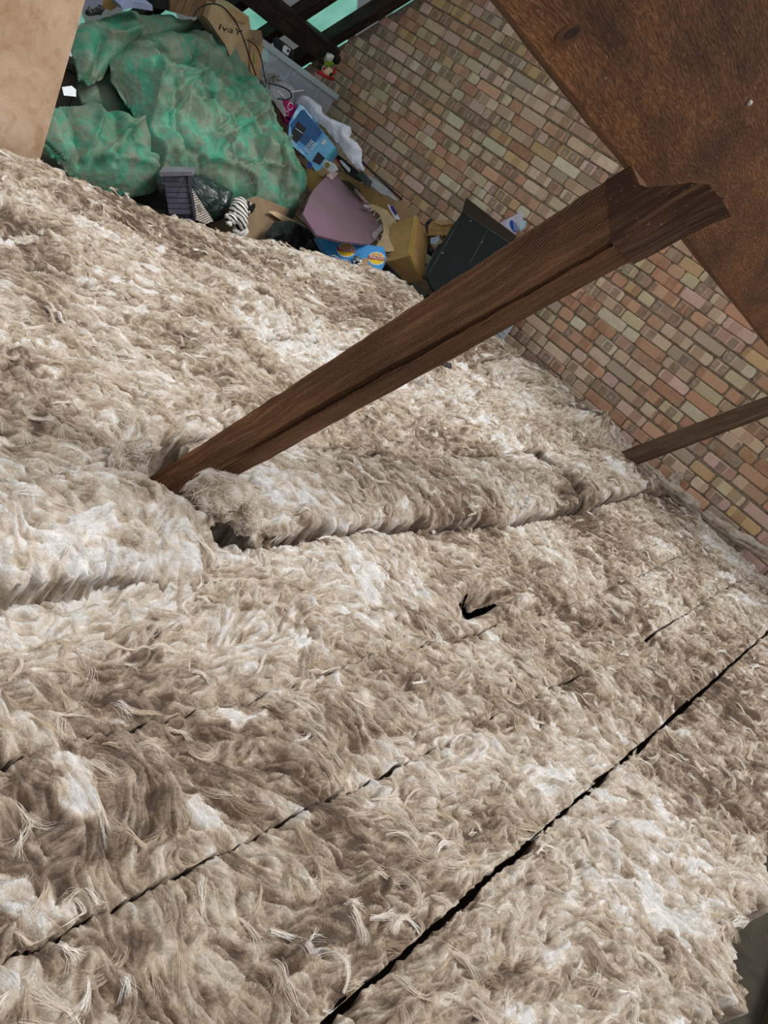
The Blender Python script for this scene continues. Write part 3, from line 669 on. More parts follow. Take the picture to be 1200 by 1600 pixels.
# lumps of wool: rolled or pinched pieces, a tube of layered wool with flakes on it
def wool_roll(name, path, rad, label, flat=.7, seed=1, sides=34, n=14, lumps=.25):
    r = np.random.default_rng(seed); pts = np.array(spline(path, n)); m = len(pts); rad = np.interp(np.linspace(0, 1, m), np.linspace(0, 1, len(rad)), rad)
    nz = lattice((m, sides), max(3, m // 4), 7, r); nz2 = lattice((m, sides), max(4, m // 1), 17, r); nz[:, -1] = nz[:, 0]
    V, TT, FF, q = [], [], [], []
    for i in range(m):
        t = pts[min(i + 1, m - 1)] - pts[max(i - 1, 0)]; t /= np.linalg.norm(t); a_ = np.cross(t, [0, 0, 1.]); a_ /= np.linalg.norm(a_) + 1e-9; b_ = np.cross(a_, t)
        for k in range(sides):
            th = 2 * math.pi * k / sides; kk = k if k < sides - 3 else (sides - k) % sides; e = min(1, min(i + .4, m - .6 - i) / 2.2)
            rd = rad[i] * (1 + lumps * nz[i, kk] + lumps * .45 * nz2[i, kk]) * math.sqrt(e)
            V.append(pts[i] + a_ * rd * math.cos(th) + b_ * rd * flat * math.sin(th)); TT.append(.5 + .25 * nz[i, kk] + .15 * nz2[i, kk]); FF.append((th * rad[i] * .6 + seed * 3, i * .012 + seed, 0))
    for i in range(m - 1):
        for k in range(sides): k2 = (k + 1) % sides; q.append((i * sides + k, i * sides + k2, (i + 1) * sides + k2, (i + 1) * sides + k))
    q += [tuple(reversed(range(sides))), tuple((m - 1) * sides + k for k in range(sides))]
    o = mesh_obj(name, V, q, M_wool, smooth=True); me = o.data
    at_ = me.attributes.new('tone', 'FLOAT', 'POINT'); at_.data.foreach_set('value', np.array(TT, 'f4'))
    at_ = me.attributes.new('fibre', 'FLOAT_VECTOR', 'POINT'); at_.data.foreach_set('vector', np.array(FF, 'f4').ravel())
    n_ = 900; P = []; RD = []; TN = []
    VV = np.array(V)
    for _ in range(n_):
        i = r.integers(1, m - 2); k = r.integers(0, sides - 1); p = VV[i * sides + k]; c = pts[i]; out = (p - c) / (np.linalg.norm(p - c) + 1e-9); tg = pts[i + 1] - pts[i]; tg /= np.linalg.norm(tg); dr = tg * r.normal(0, 1) + np.cross(out, tg) * r.normal(0, .6); dr /= np.linalg.norm(dr); L = r.uniform(.01, .04)
        s = np.linspace(0, 1, 5)[:, None]; cv = r.normal(0, .3); P.append(p + out * (.004 * np.sin(s * 3) - .002) + dr * L * (s - .5) + np.cross(dr, out) * cv * L * s * s); RD.append([.0003, .0004, .0004, .0003, .0001]); TN.append(np.clip(r.normal(.6, .2), 0, 1))
    hc = bpy.data.hair_curves.new('fibres'); hc.add_curves([5] * n_); hc.attributes['position'].data.foreach_set('vector', np.concatenate(P).astype('f4').ravel())
    ra = hc.attributes.get('radius') or hc.attributes.new('radius', 'FLOAT', 'POINT'); ra.data.foreach_set('value', np.concatenate(RD).astype('f4'))
    ta = hc.attributes.new('tone', 'FLOAT', 'CURVE'); ta.data.foreach_set('value', np.array(TN, 'f4')); hc.materials.append(M_fib)
    ho = bpy.data.objects.new('fibres', hc); COL.objects.link(ho); ho.parent = o; ho['kind'] = 'stuff'
    return tag(o, label, 'insulation')
def G(px, z): return on(px, PZ(z))
Bt = G((205, 790), .25); print('tuft', Bt)
wool_roll('insulation_tuft', [Bt, on((200, 745), PY(Bt[1])), on((206, 708), PY(Bt[1] + .01)), on((236, 690), PY(Bt[1] + .03))], [.04, .04, .034, .012], 'upright tuft of wool leaning on the left side of the thick strut foot', flat=.45, seed=5)
wool_roll('insulation_roll', [G((300, 790), .24), G((335, 775), .27), G((375, 790), .25), G((385, 830), .19)], [.035, .055, .05, .03], 'rounded brown-grey roll of wool tucked against the right side of the thick strut foot', flat=.9, seed=6)
wool_roll('insulation_tuft', [on((862, 790), PY(4.0)), on((868, 740), PY(4.1)), on((862, 690), PY(4.15)), on((850, 670), PY(4.2))], [.09, .09, .07, .03], 'shaggy wool tuft standing left of the thin strut foot', flat=.6, seed=8, lumps=.35)
wool_roll('insulation_strip', [on((1003, 744), PY(4.84)), on((1042, 764), PY(4.82)), on((1092, 796), PY(4.80))], [.035, .055, .045], 'curled wool strip against the brick wall, right of the thin strut', flat=.8, seed=9)
wool_roll('insulation_strip', [on((1098, 802), PY(4.88)), on((1140, 832), PY(4.88)), on((1215, 874), PY(4.88))], [.035, .045, .04], 'thin turned up wool edge along the brick wall at the right side of the picture', flat=.8, seed=10)
wool_roll('insulation_tuft', [on((1060, 780), PY(4.95)), on((1055, 755), PY(4.97)), on((1065, 738), PY(4.98))], [.07, .05, .012], 'small loose wool tuft clinging to the brick wall above the curled strip', flat=.5, seed=11, lumps=.4)
wool_roll('insulation_heap', [on((790, 580), PY(4.72)), on((840, 618), PY(4.75)), on((880, 660), PY(4.72)), on((925, 705), PY(4.7))], [.10, .13, .12, .08], 'shaggy heap of wool against the foot of the brick wall, left of the thin strut', flat=.9, seed=12, lumps=.32)


# ================================================================== THE HEAP OF STORED THINGS (left, between the insulation and the eaves)
rnd = np.random.default_rng(21)
def wool_z(x, y): return H_at(x, y)
# ---- tarpaulin: folds of sheet draped on the heap
a = N('green_tarpaulin'); v = a.tc.outputs['Object']; n1 = a.noise(v, 6, 7, .68, .6); n2 = a.noise(v, 60, 5, .75); n3 = a.noise(v, 240, 2)
col = a.mix(a.ramp(a.noise(v, 2.5, 3), [(.35, 0.), (.65, 1.)]), srgb(40, 118, 92), srgb(74, 158, 130))
dust = a.math('MULTIPLY', a.ramp(n1, [(.38, 0.), (.56, 1.)]), a.ramp(n2, [(.30, .35), (.58, 1.)]))
col = a.mix(a.math('MULTIPLY', dust, .9), col, srgb(118, 113, 98)); col = a.mix(a.math('MULTIPLY', a.ramp(n3, [(.62, 0.), (.70, 1.)]), .5), col, srgb(70, 62, 52))
wvt = a.n('TexVoronoi'); wvt.inputs['Scale'].default_value = 26; a.l(v, wvt.inputs['Vector']); 
cr1 = a.noise(v, 22, 5, .6, 1.5)
M_tarp = a.fin(col, .58, a.bump(a.math('ADD', a.math('MULTIPLY', cr1, 1.0), wvt.outputs['Distance']), .6, .006), .3)

def inside(poly, x, y):
    c = np.zeros(x.shape, bool); n = len(poly)
    for i in range(n):
        (x0, y0), (x1, y1) = poly[i], poly[i - 1]
        with np.errstate(all='ignore'): c ^= ((y0 > y) != (y1 > y)) & (x < (x1 - x0) * (y - y0) / (y1 - y0 + 1e-12) + x0)
    return c
def edge_dist(poly, x, y):
    d = np.full(x.shape, 1e9); n = len(poly)
    for i in range(n):
        a0, b0 = np.array(poly[i - 1], float), np.array(poly[i], float); ab = b0 - a0; t = np.clip(((x - a0[0]) * ab[0] + (y - a0[1]) * ab[1]) / (ab @ ab), 0, 1)
        d = np.minimum(d, np.hypot(x - a0[0] - t * ab[0], y - a0[1] - t * ab[1]))
    return d
def ridged(shape, n0, n1, r): return 1 - 2 * np.abs(lattice(shape, n0, n1, r))
def facets(shape, n0, n1, r):
    ny, nx = shape; n = max(4, n0 * n1); py_ = r.uniform(-.1, 1.1, n) * ny; px_ = r.uniform(-.1, 1.1, n) * nx; h = r.uniform(-1, 1, n); a_ = r.uniform(-1, 1, (n, 2))
    Y, X = np.mgrid[0:ny, 0:nx].astype('f4'); best = np.full(shape, -1e9); s = 1.0 / (math.sqrt(ny * nx / n))
    for k in range(n): best = np.maximum(best, h[k] * .25 + (a_[k, 0] * (Y - py_[k]) + a_[k, 1] * (X - px_[k])) * s * .8 - np.hypot(Y - py_[k], X - px_[k]) * s * 1.3)
    b = best - best.mean(); return b / (b.std() + 1e-6) * .6
def drape(name, pxs, pl, bulge, mat, root, step=.011, crumple=.03, seed=0, hang=.14, edge=.16, folds=(), thick=.0015, label=None, fine=1.0, flat_noise=1.0):
    """a limp sheet lying over a heap: outline on the sloping plane pl, domed, creased, its rim hanging down"""
    r = np.random.default_rng(seed); n = np.array(pl[0], float); n /= np.linalg.norm(n)
    A = [on(p, pl) for p in pxs]
    if n @ (EYE - A[0]) < 0: n = -n
    u_ = A[1] - A[0]; u_ -= u_ @ n * n; u_ /= np.linalg.norm(u_); v_ = np.cross(n, u_)
    poly = [((p - A[0]) @ u_, (p - A[0]) @ v_) for p in A]
    fo = [[((on(p, pl) - A[0]) @ u_, (on(p, pl) - A[0]) @ v_) for p in f[0]] + [f[1], f[2]] for f in folds]
    pa = np.array(poly); lo = pa.min(0) - step; hi = pa.max(0) + step
    nx, ny = int((hi[0] - lo[0]) / step) + 2, int((hi[1] - lo[1]) / step) + 2
    X, Y = np.meshgrid(lo[0] + np.arange(nx) * step, lo[1] + np.arange(ny) * step)
    ins = inside(poly, X, Y); d = edge_dist(poly, X, Y); sc = max(nx, ny) * step
    k = lambda f: (max(2, int(ny * step * f)), max(2, int(nx * step * f)))
    wx = lattice((ny, nx), *k(4), r) * .05; 
    g = (facets((ny, nx), *k(5), r) * .95 + ridged((ny, nx), *k(4.), r) * .5 + facets((ny, nx), *k(11), r) * .42 * fine + ridged((ny, nx), *k(13), r) * .12 * fine) * crumple
    g += lattice((ny, nx), *k(2.2), r) * crumple * 1.4 * flat_noise
    rim = 1 - np.exp(-(d / edge) ** 1.5); Z = bulge * rim - hang * np.exp(-(d / (edge * .35)) ** 1.2) + g * (.35 + .65 * rim)
    for f in fo:
        pts, dep, wd = f[:-2], f[-2], f[-1]
        dd = np.full(X.shape, 1e9)
        for i in range(len(pts) - 1):
            a0, b0 = np.array(pts[i]), np.array(pts[i + 1]); ab = b0 - a0; t = np.clip(((X - a0[0]) * ab[0] + (Y - a0[1]) * ab[1]) / (ab @ ab), 0, 1)
            dd = np.minimum(dd, np.hypot(X - a0[0] - t * ab[0], Y - a0[1] - t * ab[1]))
        Z += 1.35 * dep * np.exp(-np.abs(dd / (wd * .9)))
    m = ins.copy(); out_ = (~ins) & (d < step * .8)
    if out_.any():      # let the rim follow the outline instead of the grid
        xo, yo = X[out_], Y[out_]; best = np.full(xo.shape, 1e9); bxx, byy = xo.copy(), yo.copy(); npo = len(poly)
        for i in range(npo):
            a0, b0 = np.array(poly[i - 1]), np.array(poly[i]); ab = b0 - a0; t = np.clip(((xo - a0[0]) * ab[0] + (yo - a0[1]) * ab[1]) / (ab @ ab), 0, 1); qx, qy = a0[0] + t * ab[0], a0[1] + t * ab[1]; dq = np.hypot(xo - qx, yo - qy); bt_ = dq < best; best[bt_] = dq[bt_]; bxx[bt_] = qx[bt_]; byy[bt_] = qy[bt_]
        X[out_] = bxx; Y[out_] = byy; m = m | out_
    idx = -np.ones((ny, nx), int); idx[m] = np.arange(m.sum())
    P = A[0] + X[m][:, None] * u_ + Y[m][:, None] * v_ + Z[m][:, None] * n
    q = [(idx[j, i], idx[j, i + 1], idx[j + 1, i + 1], idx[j + 1, i]) for j in range(ny - 1) for i in range(nx - 1) if m[j, i] and m[j, i + 1] and m[j + 1, i + 1] and m[j + 1, i]]
    o = mesh_obj(name, P, q, mat, smooth=True, label=label)
    if root: child(o, root)
    md = o.modifiers.new('s', 'SOLIDIFY'); md.thickness = thick
    return o
def slope(x0, z0, k): return ((k, 0, 1.0), z0 + k * x0)      # sheet plane rising towards the eaves: z = z0 + k (x0 - x)
tp = thing('tarpaulin', (-4.1, 3.4, .3), 'big crumpled dusty green tarpaulin thrown over the heap', 'tarpaulin')
PL1 = slope(-3.75, .22, .62)
drape('inner_fold', [(112, 80), (150, 96), (190, 84), (226, 120), (244, 190), (252, 262), (236, 262), (206, 196), (168, 172), (132, 158), (122, 120)], slope(-4.05, .14, .62), .0, M_tarp, tp, crumple=.03, seed=17, edge=.1, hang=.05, label='shaded inner fold')
main = [(208, 50), (250, 34), (312, 30), (348, 48), (372, 80), (404, 108), (428, 150), (446, 196), (470, 246), (482, 290), (474, 334), (448, 340), (410, 318), (360, 300), (318, 288), (262, 268), (246, 236), (238, 190), (214, 140), (190, 108), (184, 76)]
drape('main_sheet', main, PL1, .05, M_tarp, tp, step=.009, crumple=.06, seed=3, folds=[([(210, 60), (300, 130), (330, 240)], .03, .03), ([(240, 90), (290, 110), (305, 95)], -.06, .03), ([(260, 150), (280, 230), (330, 280)], -.03, .02), ([(350, 60), (400, 180), (440, 300)], .03, .025), ([(400, 150), (395, 190), (330, 230)], .025, .015),
 ([(212, 70), (232, 130), (244, 200), (262, 262)], .045, .022), ([(225, 62), (252, 120), (262, 190), (300, 270)], -.03, .018), ([(330, 40), (380, 110), (430, 200), (470, 300)], .04, .016), ([(345, 50), (372, 130), (410, 210), (440, 320)], -.03, .016),
 ([(310, 36), (350, 110), (372, 170)], .03, .014), ([(262, 130), (300, 128), (330, 150), (345, 200)], .035, .014), ([(300, 128), (280, 150), (262, 190)], .03, .012), ([(345, 200), (352, 250), (400, 300)], .035, .014), ([(300, 250), (350, 262), (400, 262), (450, 280)], .03, .016), ([(372, 170), (345, 200), (318, 220)], -.03, .014), ([(400, 262), (395, 220), (372, 190)], .03, .012), ([(410, 210), (470, 240)], .03, .012)])
drape('lower_fold', [(78, 160), (92, 150), (130, 152), (168, 162), (214, 186), (238, 222), (247, 262), (252, 292), (214, 300), (160, 285), (118, 262), (84, 232), (70, 200)], slope(-3.62, .18, .62), .05, M_tarp, tp, step=.009, crumple=.05, seed=8, edge=.1, hang=.08, folds=[([(110, 160), (125, 250)], -.05, .03), ([(215, 190), (190, 215), (150, 255)], .04, .016), ([(140, 158), (146, 200), (132, 250)], .035, .015), ([(168, 165), (176, 210), (168, 262)], -.03, .014), ([(190, 215), (215, 250), (240, 260)], .03, .012), ([(150, 255), (190, 262), (240, 268)], .03, .012)])
drape('upper_fold', [(118, 42), (140, 24), (205, 10), (262, 14), (318, 30), (330, 44), (262, 52), (222, 62), (196, 92), (160, 120), (132, 118), (118, 84)], slope(-4.0, .30, .60), .03, M_tarp, tp, step=.009, crumple=.05, seed=12, edge=.08, hang=.08, folds=[([(140, 30), (170, 62), (215, 58), (300, 38)], .035, .02), ([(160, 62), (150, 115)], -.05, .03)])
drape('left_edge_fold', [(74, 172), (90, 176), (106, 210), (116, 240), (112, 252), (92, 236), (70, 214)], slope(-3.45, .18, .7), .02, M_tarp, tp, crumple=.015, seed=14, edge=.05, hang=.03)

# things under and around the tarpaulin
M_box = cardboard('brown_cardboard', (186, 152, 112)); M_box2 = cardboard('pale_cardboard', (204, 176, 138)); M_box3 = cardboard('ochre_cardboard', (178, 142, 90)); M_box4 = cardboard('dark_inner_cardboard', (138, 116, 92))
def grime_plastic(name, rgb, rough, bscale, bstr=.8):
    a = N(name); v = a.tc.outputs['Object']; n1 = a.noise(v, bscale, 4, .6, 1.5); vo = a.n('TexVoronoi'); vo.inputs['Scale'].default_value = bscale * .8; a.l(v, vo.inputs['Vector'])
    c = srgb(*rgb); col = a.mix(a.ramp(n1, [(.45, 0.), (.7, 1.)]), c, tuple(x * 1.7 + .004 for x in c))
    return a.fin(col, rough, a.bump(a.math('ADD', n1, vo.outputs['Distance']), bstr, .02), .6)
M_bin = grime_plastic('black_bin_liner', (22, 23, 26), .28, 18); M_gbag = grime_plastic('dark_green_plastic', (28, 44, 42), .25, 14)
M_black = plain('black_board', (30, 31, 33), .5, .12, 6, .15); M_blackedge = plain('dark_brown_edge', (48, 36, 28), .6, .1)
M_white = plain('white_board', (222, 224, 230), .6, .08); M_paper = plain('white_paper', (214, 220, 228), .8, .05)
M_greymetal = plain('grey_sheet_metal', (138, 142, 142), .5, .3, 9, .2)

def cuboid(name, C, axes, L, mat, root, label=None, bevel=.003):
    """box with a corner at C and edges along axes"""
    C = np.array(C, float); e = [np.array(a_, float) * l for a_, l in zip(axes, L)]
    v, f = prism([C, C + e[0], C + e[0] + e[1], C + e[1]], e[2])
    o = mesh_obj(name, v, f, mat); child(o, root)
    if bevel: m = o.modifiers.new('b', 'BEVEL'); m.width = bevel; m.segments = 2
    if label: o['label'] = label
    return o
# dark crate that carries the tarpaulin, its end seen beside the pale board
t = thing('storage_crate', (-4.0, 2.45, 0), 'dark grey storage crate under the tarpaulin, beside the pale board', 'crate')
cuboid('body', (-4.85, 2.1, .0), [(1, 0, 0), (0, 1, 0), (0, 0, 1)], (.40, .50, .40), plain('dark_grey_plastic', (88, 84, 76), .6, .3), t, bevel=.012)
cuboid('lid', (-4.87, 2.08, .40), [(1, 0, 0), (0, 1, 0), (0, 0, 1)], (.44, .54, .04), plain('dark_grey_plastic', (88, 84, 76), .6, .3), t, bevel=.012)
t = thing('paper_scrap', on((110, 142), slope(-3.75, .26, .5)), 'scrap of white paper on the dark crate beside the pale board', 'paper')
slab('sheet', [(97, 136), (112, 134), (119, 140), (119, 151), (100, 149)], slope(-3.75, .26, .5), .002, M_paper, t)
# plastic bags at the foot of the tarpaulin
def bag(name, pxs, pl, mat, label, bulge=.07, seed=1, edge=.06, crumple=.02, step=.008, group=None, cat='plastic bag'):
    c = on(tuple(np.mean(pxs, 0)), pl); tt = thing(name, c, label, cat, group); drape('film', pxs, pl, bulge, mat, tt, step=step, crumple=crumple, seed=seed, edge=edge, hang=.05, thick=.001, fine=1.6); return tt
bag('bin_bag', [(210, 288), (222, 270), (250, 268), (262, 290), (264, 322), (240, 320), (216, 306)], slope(-3.82, .20, .8), M_bin, 'black plastic bag between the tarpaulin and the toy house', seed=31)
bag('plastic_bag', [(292, 262), (330, 272), (362, 292), (368, 308), (356, 338), (338, 346), (316, 330), (300, 300)], slope(-3.72, .20, .9), M_gbag, 'shiny dark green plastic bag right of the toy house', seed=33, bulge=.04, crumple=.014)
bag('bin_bag', [(422, 362), (438, 342), (462, 342), (484, 352), (496, 368), (494, 384), (520, 402), (510, 410), (470, 398), (442, 388), (424, 376)], slope(-3.72, .36, .9), M_bin, 'crumpled black bin bag between the cardboard box and the blue crisp box', seed=35, bulge=.06, crumple=.03)

# toy house
M_toy = plain('slate_blue_grey_plastic', (112, 110, 128), .55, .25, 12, .15); M_toyd = plain('dark_joint', (52, 50, 62), .7, .1)
hc_ = on((280, 310), PX(-3.50)); hn = EYE - hc_; hn[2] = 0; hn /= np.linalg.norm(hn); ph = (hn, float(hn @ hc_))
th_ = thing('toy_house', on((280, 300), ph), 'grey toy house with planked wall and flat roof, at the edge of the insulation', 'toy')
nn = np.array(ph[0]); bk = -nn * .13
v_, f_ = prism([on(p, ph) for p in [(254, 274), (292, 272), (305, 345), (266, 345)]], bk); o = mesh_obj('wall', v_, f_, M_toyd); child(o, th_)
for k in range(7):
    y0, y1 = 275 + k * 8.6, 282.4 + k * 8.6; xl = lambda y: 255 + (y - 274) * .155; xr = lambda y: 291 + (y - 272) * .17
    slab('plank', [(xl(y0), y0), (xr(y0), y0 + .6), (xr(y1), y1 + .6), (xl(y1), y1)], ph, .004, M_toy, th_, lift=.004)
v_, f_ = prism([on(p, ph) + nn * .035 for p in [(250, 267), (301, 267), (302, 273), (251, 274)]], -nn * .20); o = mesh_obj('roof', v_, f_, plain('pale_grey_roof', (128, 126, 136), .6, .2)); child(o, th_)
slab('doorway', [(279, 276), (290, 276), (292, 284), (280, 284)], ph, .003, plain('lilac_panel', (118, 118, 140), .5, .15), th_, lift=.009)
tube('wire', [on(p, ph) + nn * .015 for p in [(289, 279), (284, 288), (279, 294), (278, 304)]], .0015, M_bin, th_, 5)
slab('corner_post', [(289, 273), (293, 273), (302, 338), (299, 338)], ph, .01, M_bin, th_, lift=.010)
# printed lattice panel
a = N('printed_shingle_panel'); v = a.tc.outputs['Object']; bt = a.n('TexBrick'); bt.inputs['Scale'].default_value = 22; bt.inputs['Mortar Size'].default_value = .05; bt.inputs['Color1'].default_value = (*srgb(205, 198, 188), 1); bt.inputs['Color2'].default_value = (*srgb(180, 172, 162), 1); bt.inputs['Mortar'].default_value = (*srgb(60, 54, 50), 1)
mp = a.n('Mapping'); mp.inputs['Rotation'].default_value = (.9, .3, .8); a.l(v, mp.inputs['Vector']); a.l(mp.outputs[0], bt.inputs['Vector']); M_sh = a.fin(bt.outputs['Color'], .8)
pp_ = plane3(on((294, 278), PX(-3.60)), on((304, 336), PX(-3.50)), on((334, 350), PX(-3.66)))
t = thing('printed_panel', on((312, 325), pp_), 'triangular panel printed with pale shingles, leaning on the toy house', 'toy panel')
slab('panel', [(294, 277), (300, 294), (334, 346), (322, 350), (303, 342)], pp_, .006, M_sh, t)
slab('window', [(307, 320), (311, 319), (316, 329), (313, 334), (309, 330)], pp_, .002, plain('window_print', (110, 104, 98), .7, .1), t, lift=.001)
# striped soft toy tiger, curled on its side, head down
a = N('white_striped_plush'); v = a.tc.outputs['Object']; wv = a.n('TexWave'); wv.wave_type = 'BANDS'; wv.bands_direction = 'Z'; wv.inputs['Scale'].default_value = 13; wv.inputs['Distortion'].default_value = 3.5; wv.inputs['Detail'].default_value = 1; wv.inputs['Detail Scale'].default_value = 1.2
mp = a.n('Mapping'); mp.inputs['Rotation'].default_value = (.5, .35, 0); a.l(v, mp.inputs['Vector']); a.l(mp.outputs[0], wv.inputs['Vector'])
nn1 = a.noise(v, 60, 4, .7); col = a.mix(a.ramp(wv.outputs['Fac'], [(.68, 0.), (.76, 1.)]), a.mix(nn1, srgb(236, 234, 228), srgb(196, 192, 184)), srgb(34, 32, 32)); M_tig = a.fin(col, .95, a.bump(nn1, .6, .004), .1)
M_wplush = plain('white_plush', (224, 222, 216), .95, .15, 40, .5); M_kplush = plain('black_plush', (26, 25, 26), .95, .05, 40, .5)
xt = -3.62
T_ = lambda p, dx=0: on(p, PX(xt + dx))
t = thing('soft_toy_tiger', T_((370, 345)), 'white soft toy tiger with black stripes, curled beside the cardboard box', 'soft toy')
tube('body', spline([T_((375, 312), -.08), T_((374, 324), -.03), T_((372, 336)), T_((374, 348), .02), T_((378, 356), .02)], 5), list(np.interp(np.linspace(0, 1, 21), [0, .08, .3, .6, .85, 1], [.02, .042, .055, .058, .05, .012])), M_tig, t, sides=18)
ellipsoid('head', T_((361, 343), .035), (.036, .038, .036), M_tig, t, 16)
ellipsoid('muzzle', T_((358, 350), .065), (.018, .020, .016), M_wplush, t, 12)
ellipsoid('nose', T_((356, 352), .082), (.006, .007, .005), M_kplush, t, 8)
for p in ((354, 337), (366, 335)): ellipsoid('ear', T_(p, .03), (.010, .012, .014), M_wplush, t, 10)
for p in ((355, 345), (362, 344)): ellipsoid('eye', T_(p, .069), (.004, .004, .004), M_kplush, t, 8)
tube('leg', spline([T_((382, 350), .0), T_((374, 361), .03), T_((364, 360), .05)], 5), list(np.interp(np.linspace(0, 1, 11), [0, .2, .8, 1], [.01, .032, .028, .006])), M_wplush, t, sides=14)
tube('leg', spline([T_((384, 356), -.02), T_((378, 364), .01), T_((370, 364), .03)], 5), list(np.interp(np.linspace(0, 1, 11), [0, .2, .8, 1], [.01, .030, .026, .006])), M_wplush, t, sides=14)
xd = -3.80
D_ = lambda p, dx=0: on(p, PX(xd + dx))
t = thing('soft_toy_dog', D_((388, 326)), 'small black and white soft toy peeping out under the tarpaulin beside the tiger', 'soft toy')
ellipsoid('head', D_((386, 324)), (.04, .05, .036), M_kplush, t, 16)
for p in ((382, 330), (388, 331)): ellipsoid('muzzle', D_(p, .03), (.014, .012, .016), M_wplush, t, 10)
ellipsoid('ear', D_((394, 326), .02), (.012, .016, .036), M_kplush, t, 10); ellipsoid('blaze', D_((391, 319), .03), (.008, .007, .012), M_wplush, t, 8)

# open cardboard box under the tarpaulin hem
t = thing('cardboard_box', (-3.9, 3.7, 0), 'open brown cardboard box under the tarpaulin hem, right of the soft toy tiger', 'box')
pb = slope(-3.78, .23, 1.1)
slab('side', [(378, 314), (400, 306), (452, 326), (440, 352), (420, 384), (392, 384), (372, 366)], pb, .006, M_box4, t)
slab('flap', [(418, 330), (430, 330), (462, 345), (448, 350)], slope(-3.78, .27, 1.1), .004, M_box2, t)
cuboid('base', (-4.3, 3.55, .0), [(1, 0, 0), (0, 1, 0), (0, 0, 1)], (.42, .5, .16), M_box4, t)

# blue crisp box lid with round logos
blu = N('blue_printed_card'); v = blu.tc.outputs['Object']; n1 = blu.noise(v, 90, 5, .75); n2 = blu.noise(v, 10, 3)
col = blu.mix(blu.math('MULTIPLY', blu.ramp(n1, [(.5, 0.), (.62, 1.)]), blu.ramp(n2, [(.4, .25), (.6, .8)])), srgb(64, 150, 214), srgb(66, 70, 80)); M_blue = blu.fin(col, .5, None, .4)
pc = plane3(on((500, 375), PY(3.95)), on((610, 392), PY(4.25)), on((570, 428), PX(-3.22)))
t = thing('crisp_box', on((560, 400), pc), 'flattened blue crisp multipack box with round red and yellow logos, at the insulation edge', 'box')
slab('front', [(494, 372), (512, 374), (600, 386), (604, 404), (594, 428), (556, 416), (520, 410)], pc, .004, M_blue, t)
slab('side', [(494, 372), (520, 410), (505, 400), (486, 366)], pc, .004, plain('blue_side', (84, 128, 170), .6, .5, 40), t, lift=-.004)
def logo(c, k, cut=None):
    W_ = plain('logo_white', (240, 236, 226), .5, .1); Y_ = plain('logo_yellow', (240, 200, 50), .5, .2, 60); R_ = plain('logo_red', (176, 54, 44), .5, .2, 60); O_ = plain('logo_orange', (226, 178, 110), .5, .3, 60)
    slab('logo_ring', disc_px(c, 14.5 * k, 11 * k, .1), pc, .001, W_, t, lift=.0012)
    slab('logo_disc', disc_px(c, 13 * k, 9.6 * k, .1), pc, .001, Y_, t, lift=.0020)
    slab('logo_top', disc_px((c[0], c[1] - 1), 12.6 * k, 8.6 * k, .1, 14, math.pi, 2 * math.pi + .2), pc, .001, O_, t, lift=.0028)
    cx, cy = c; slab('logo_band', [(cx - 14 * k, cy - 5 * k), (cx, cy - 3.6 * k), (cx + 14 * k, cy - 1.2 * k), (cx + 14 * k, cy + 5 * k), (cx, cy + 2.6 * k), (cx - 14 * k, cy + 1.2 * k)], pc, .001, R_, t, lift=.0036)
    text_on('lettering', 'WALKERS', (cx - 12.5 * k, cy + .2 * k), (cx + 12.6 * k, cy + 4.0 * k), (cx - 12.2 * k, cy - 5.6 * k), pc, W_, t, lift=.005)
logo((541, 391), 1.0); logo((588.5, 404), .92)
text_on('lettering', 'Cheese', (522, 408), (548, 411), (522, 401.5), pc, plain('logo_white', (240, 236, 226), .5, .1), t, lift=.002)
fo = plain('crumpled_foil', (200, 200, 205), .25, .3, 60, 1.0, .8, .8)
t = thing('foil_scrap', on((559, 409), pc), 'crumpled scrap of silver foil lying on the blue crisp box', 'foil'); ellipsoid('scrap', on((559, 409), pc) + np.array([.01, -.02, .01]), (.035, .03, .022), fo, t, 10, noise=.3)
t = thing('card_scrap', on((571, 413), pc), 'torn scrap of brown card beside the silver foil on the blue box', 'card'); slab('scrap', [(562, 418), (568, 406), (576, 407), (572, 420)], pc, .003, M_box, t, lift=.02)

# mauve board with corner clips and a tube
a = N('mauve_vinyl_board'); v = a.tc.outputs['Object']; n1 = a.noise(v, 5, 4, .6); n2 = a.noise(v, 60, 4, .75)
col = a.mix(a.ramp(n1, [(.38, 0.), (.66, 1.)]), srgb(112, 86, 104), srgb(98, 84, 86)); col = a.mix(a.ramp(n2, [(.60, 0.), (.70, .6)]), col, srgb(84, 66, 66)); M_mauve = a.fin(col, .5, None, .35)
pm = plane3(on((500, 300), PX(-3.84)), on((580, 375), PX(-3.46)), on((530, 290), PX(-4.06)))
print('mauve', [on(p, pm).round(2) for p in [(509, 276), (560, 313), (596, 350), (580, 378), (480, 330)]])
t = thing('mauve_board', on((530, 330), pm), 'dusty mauve folding board with pale corner clips, on top of the cardboard', 'board')
slab('board', [(509, 276), (522, 270), (533, 282), (578, 330), (597, 352), (590, 372), (578, 382), (530, 376), (494, 366), (473, 334), (484, 306), (490, 296)], pm, .018, M_mauve, t, bevel=.003)
clip = plain('pinkish_grey_clip', (172, 150, 152), .5, .2); clipg = plain('grey_clip', (138, 128, 128), .5, .2)
slab('corner_clip', [(509, 275), (519, 268), (528, 273), (517, 283)], pm, .01, clip, t, lift=.012); slab('corner_clip', [(579, 368), (596, 350), (600, 357), (583, 376)], pm, .012, clipg, t, lift=.012)
tube('tube_handle', [on(p, pm) + pm[0] * .03 for p in [(549, 299), (560, 313), (571, 325)]], .012, plain('dusty_rose_tube', (140, 112, 118), .5, .2), t, 12)
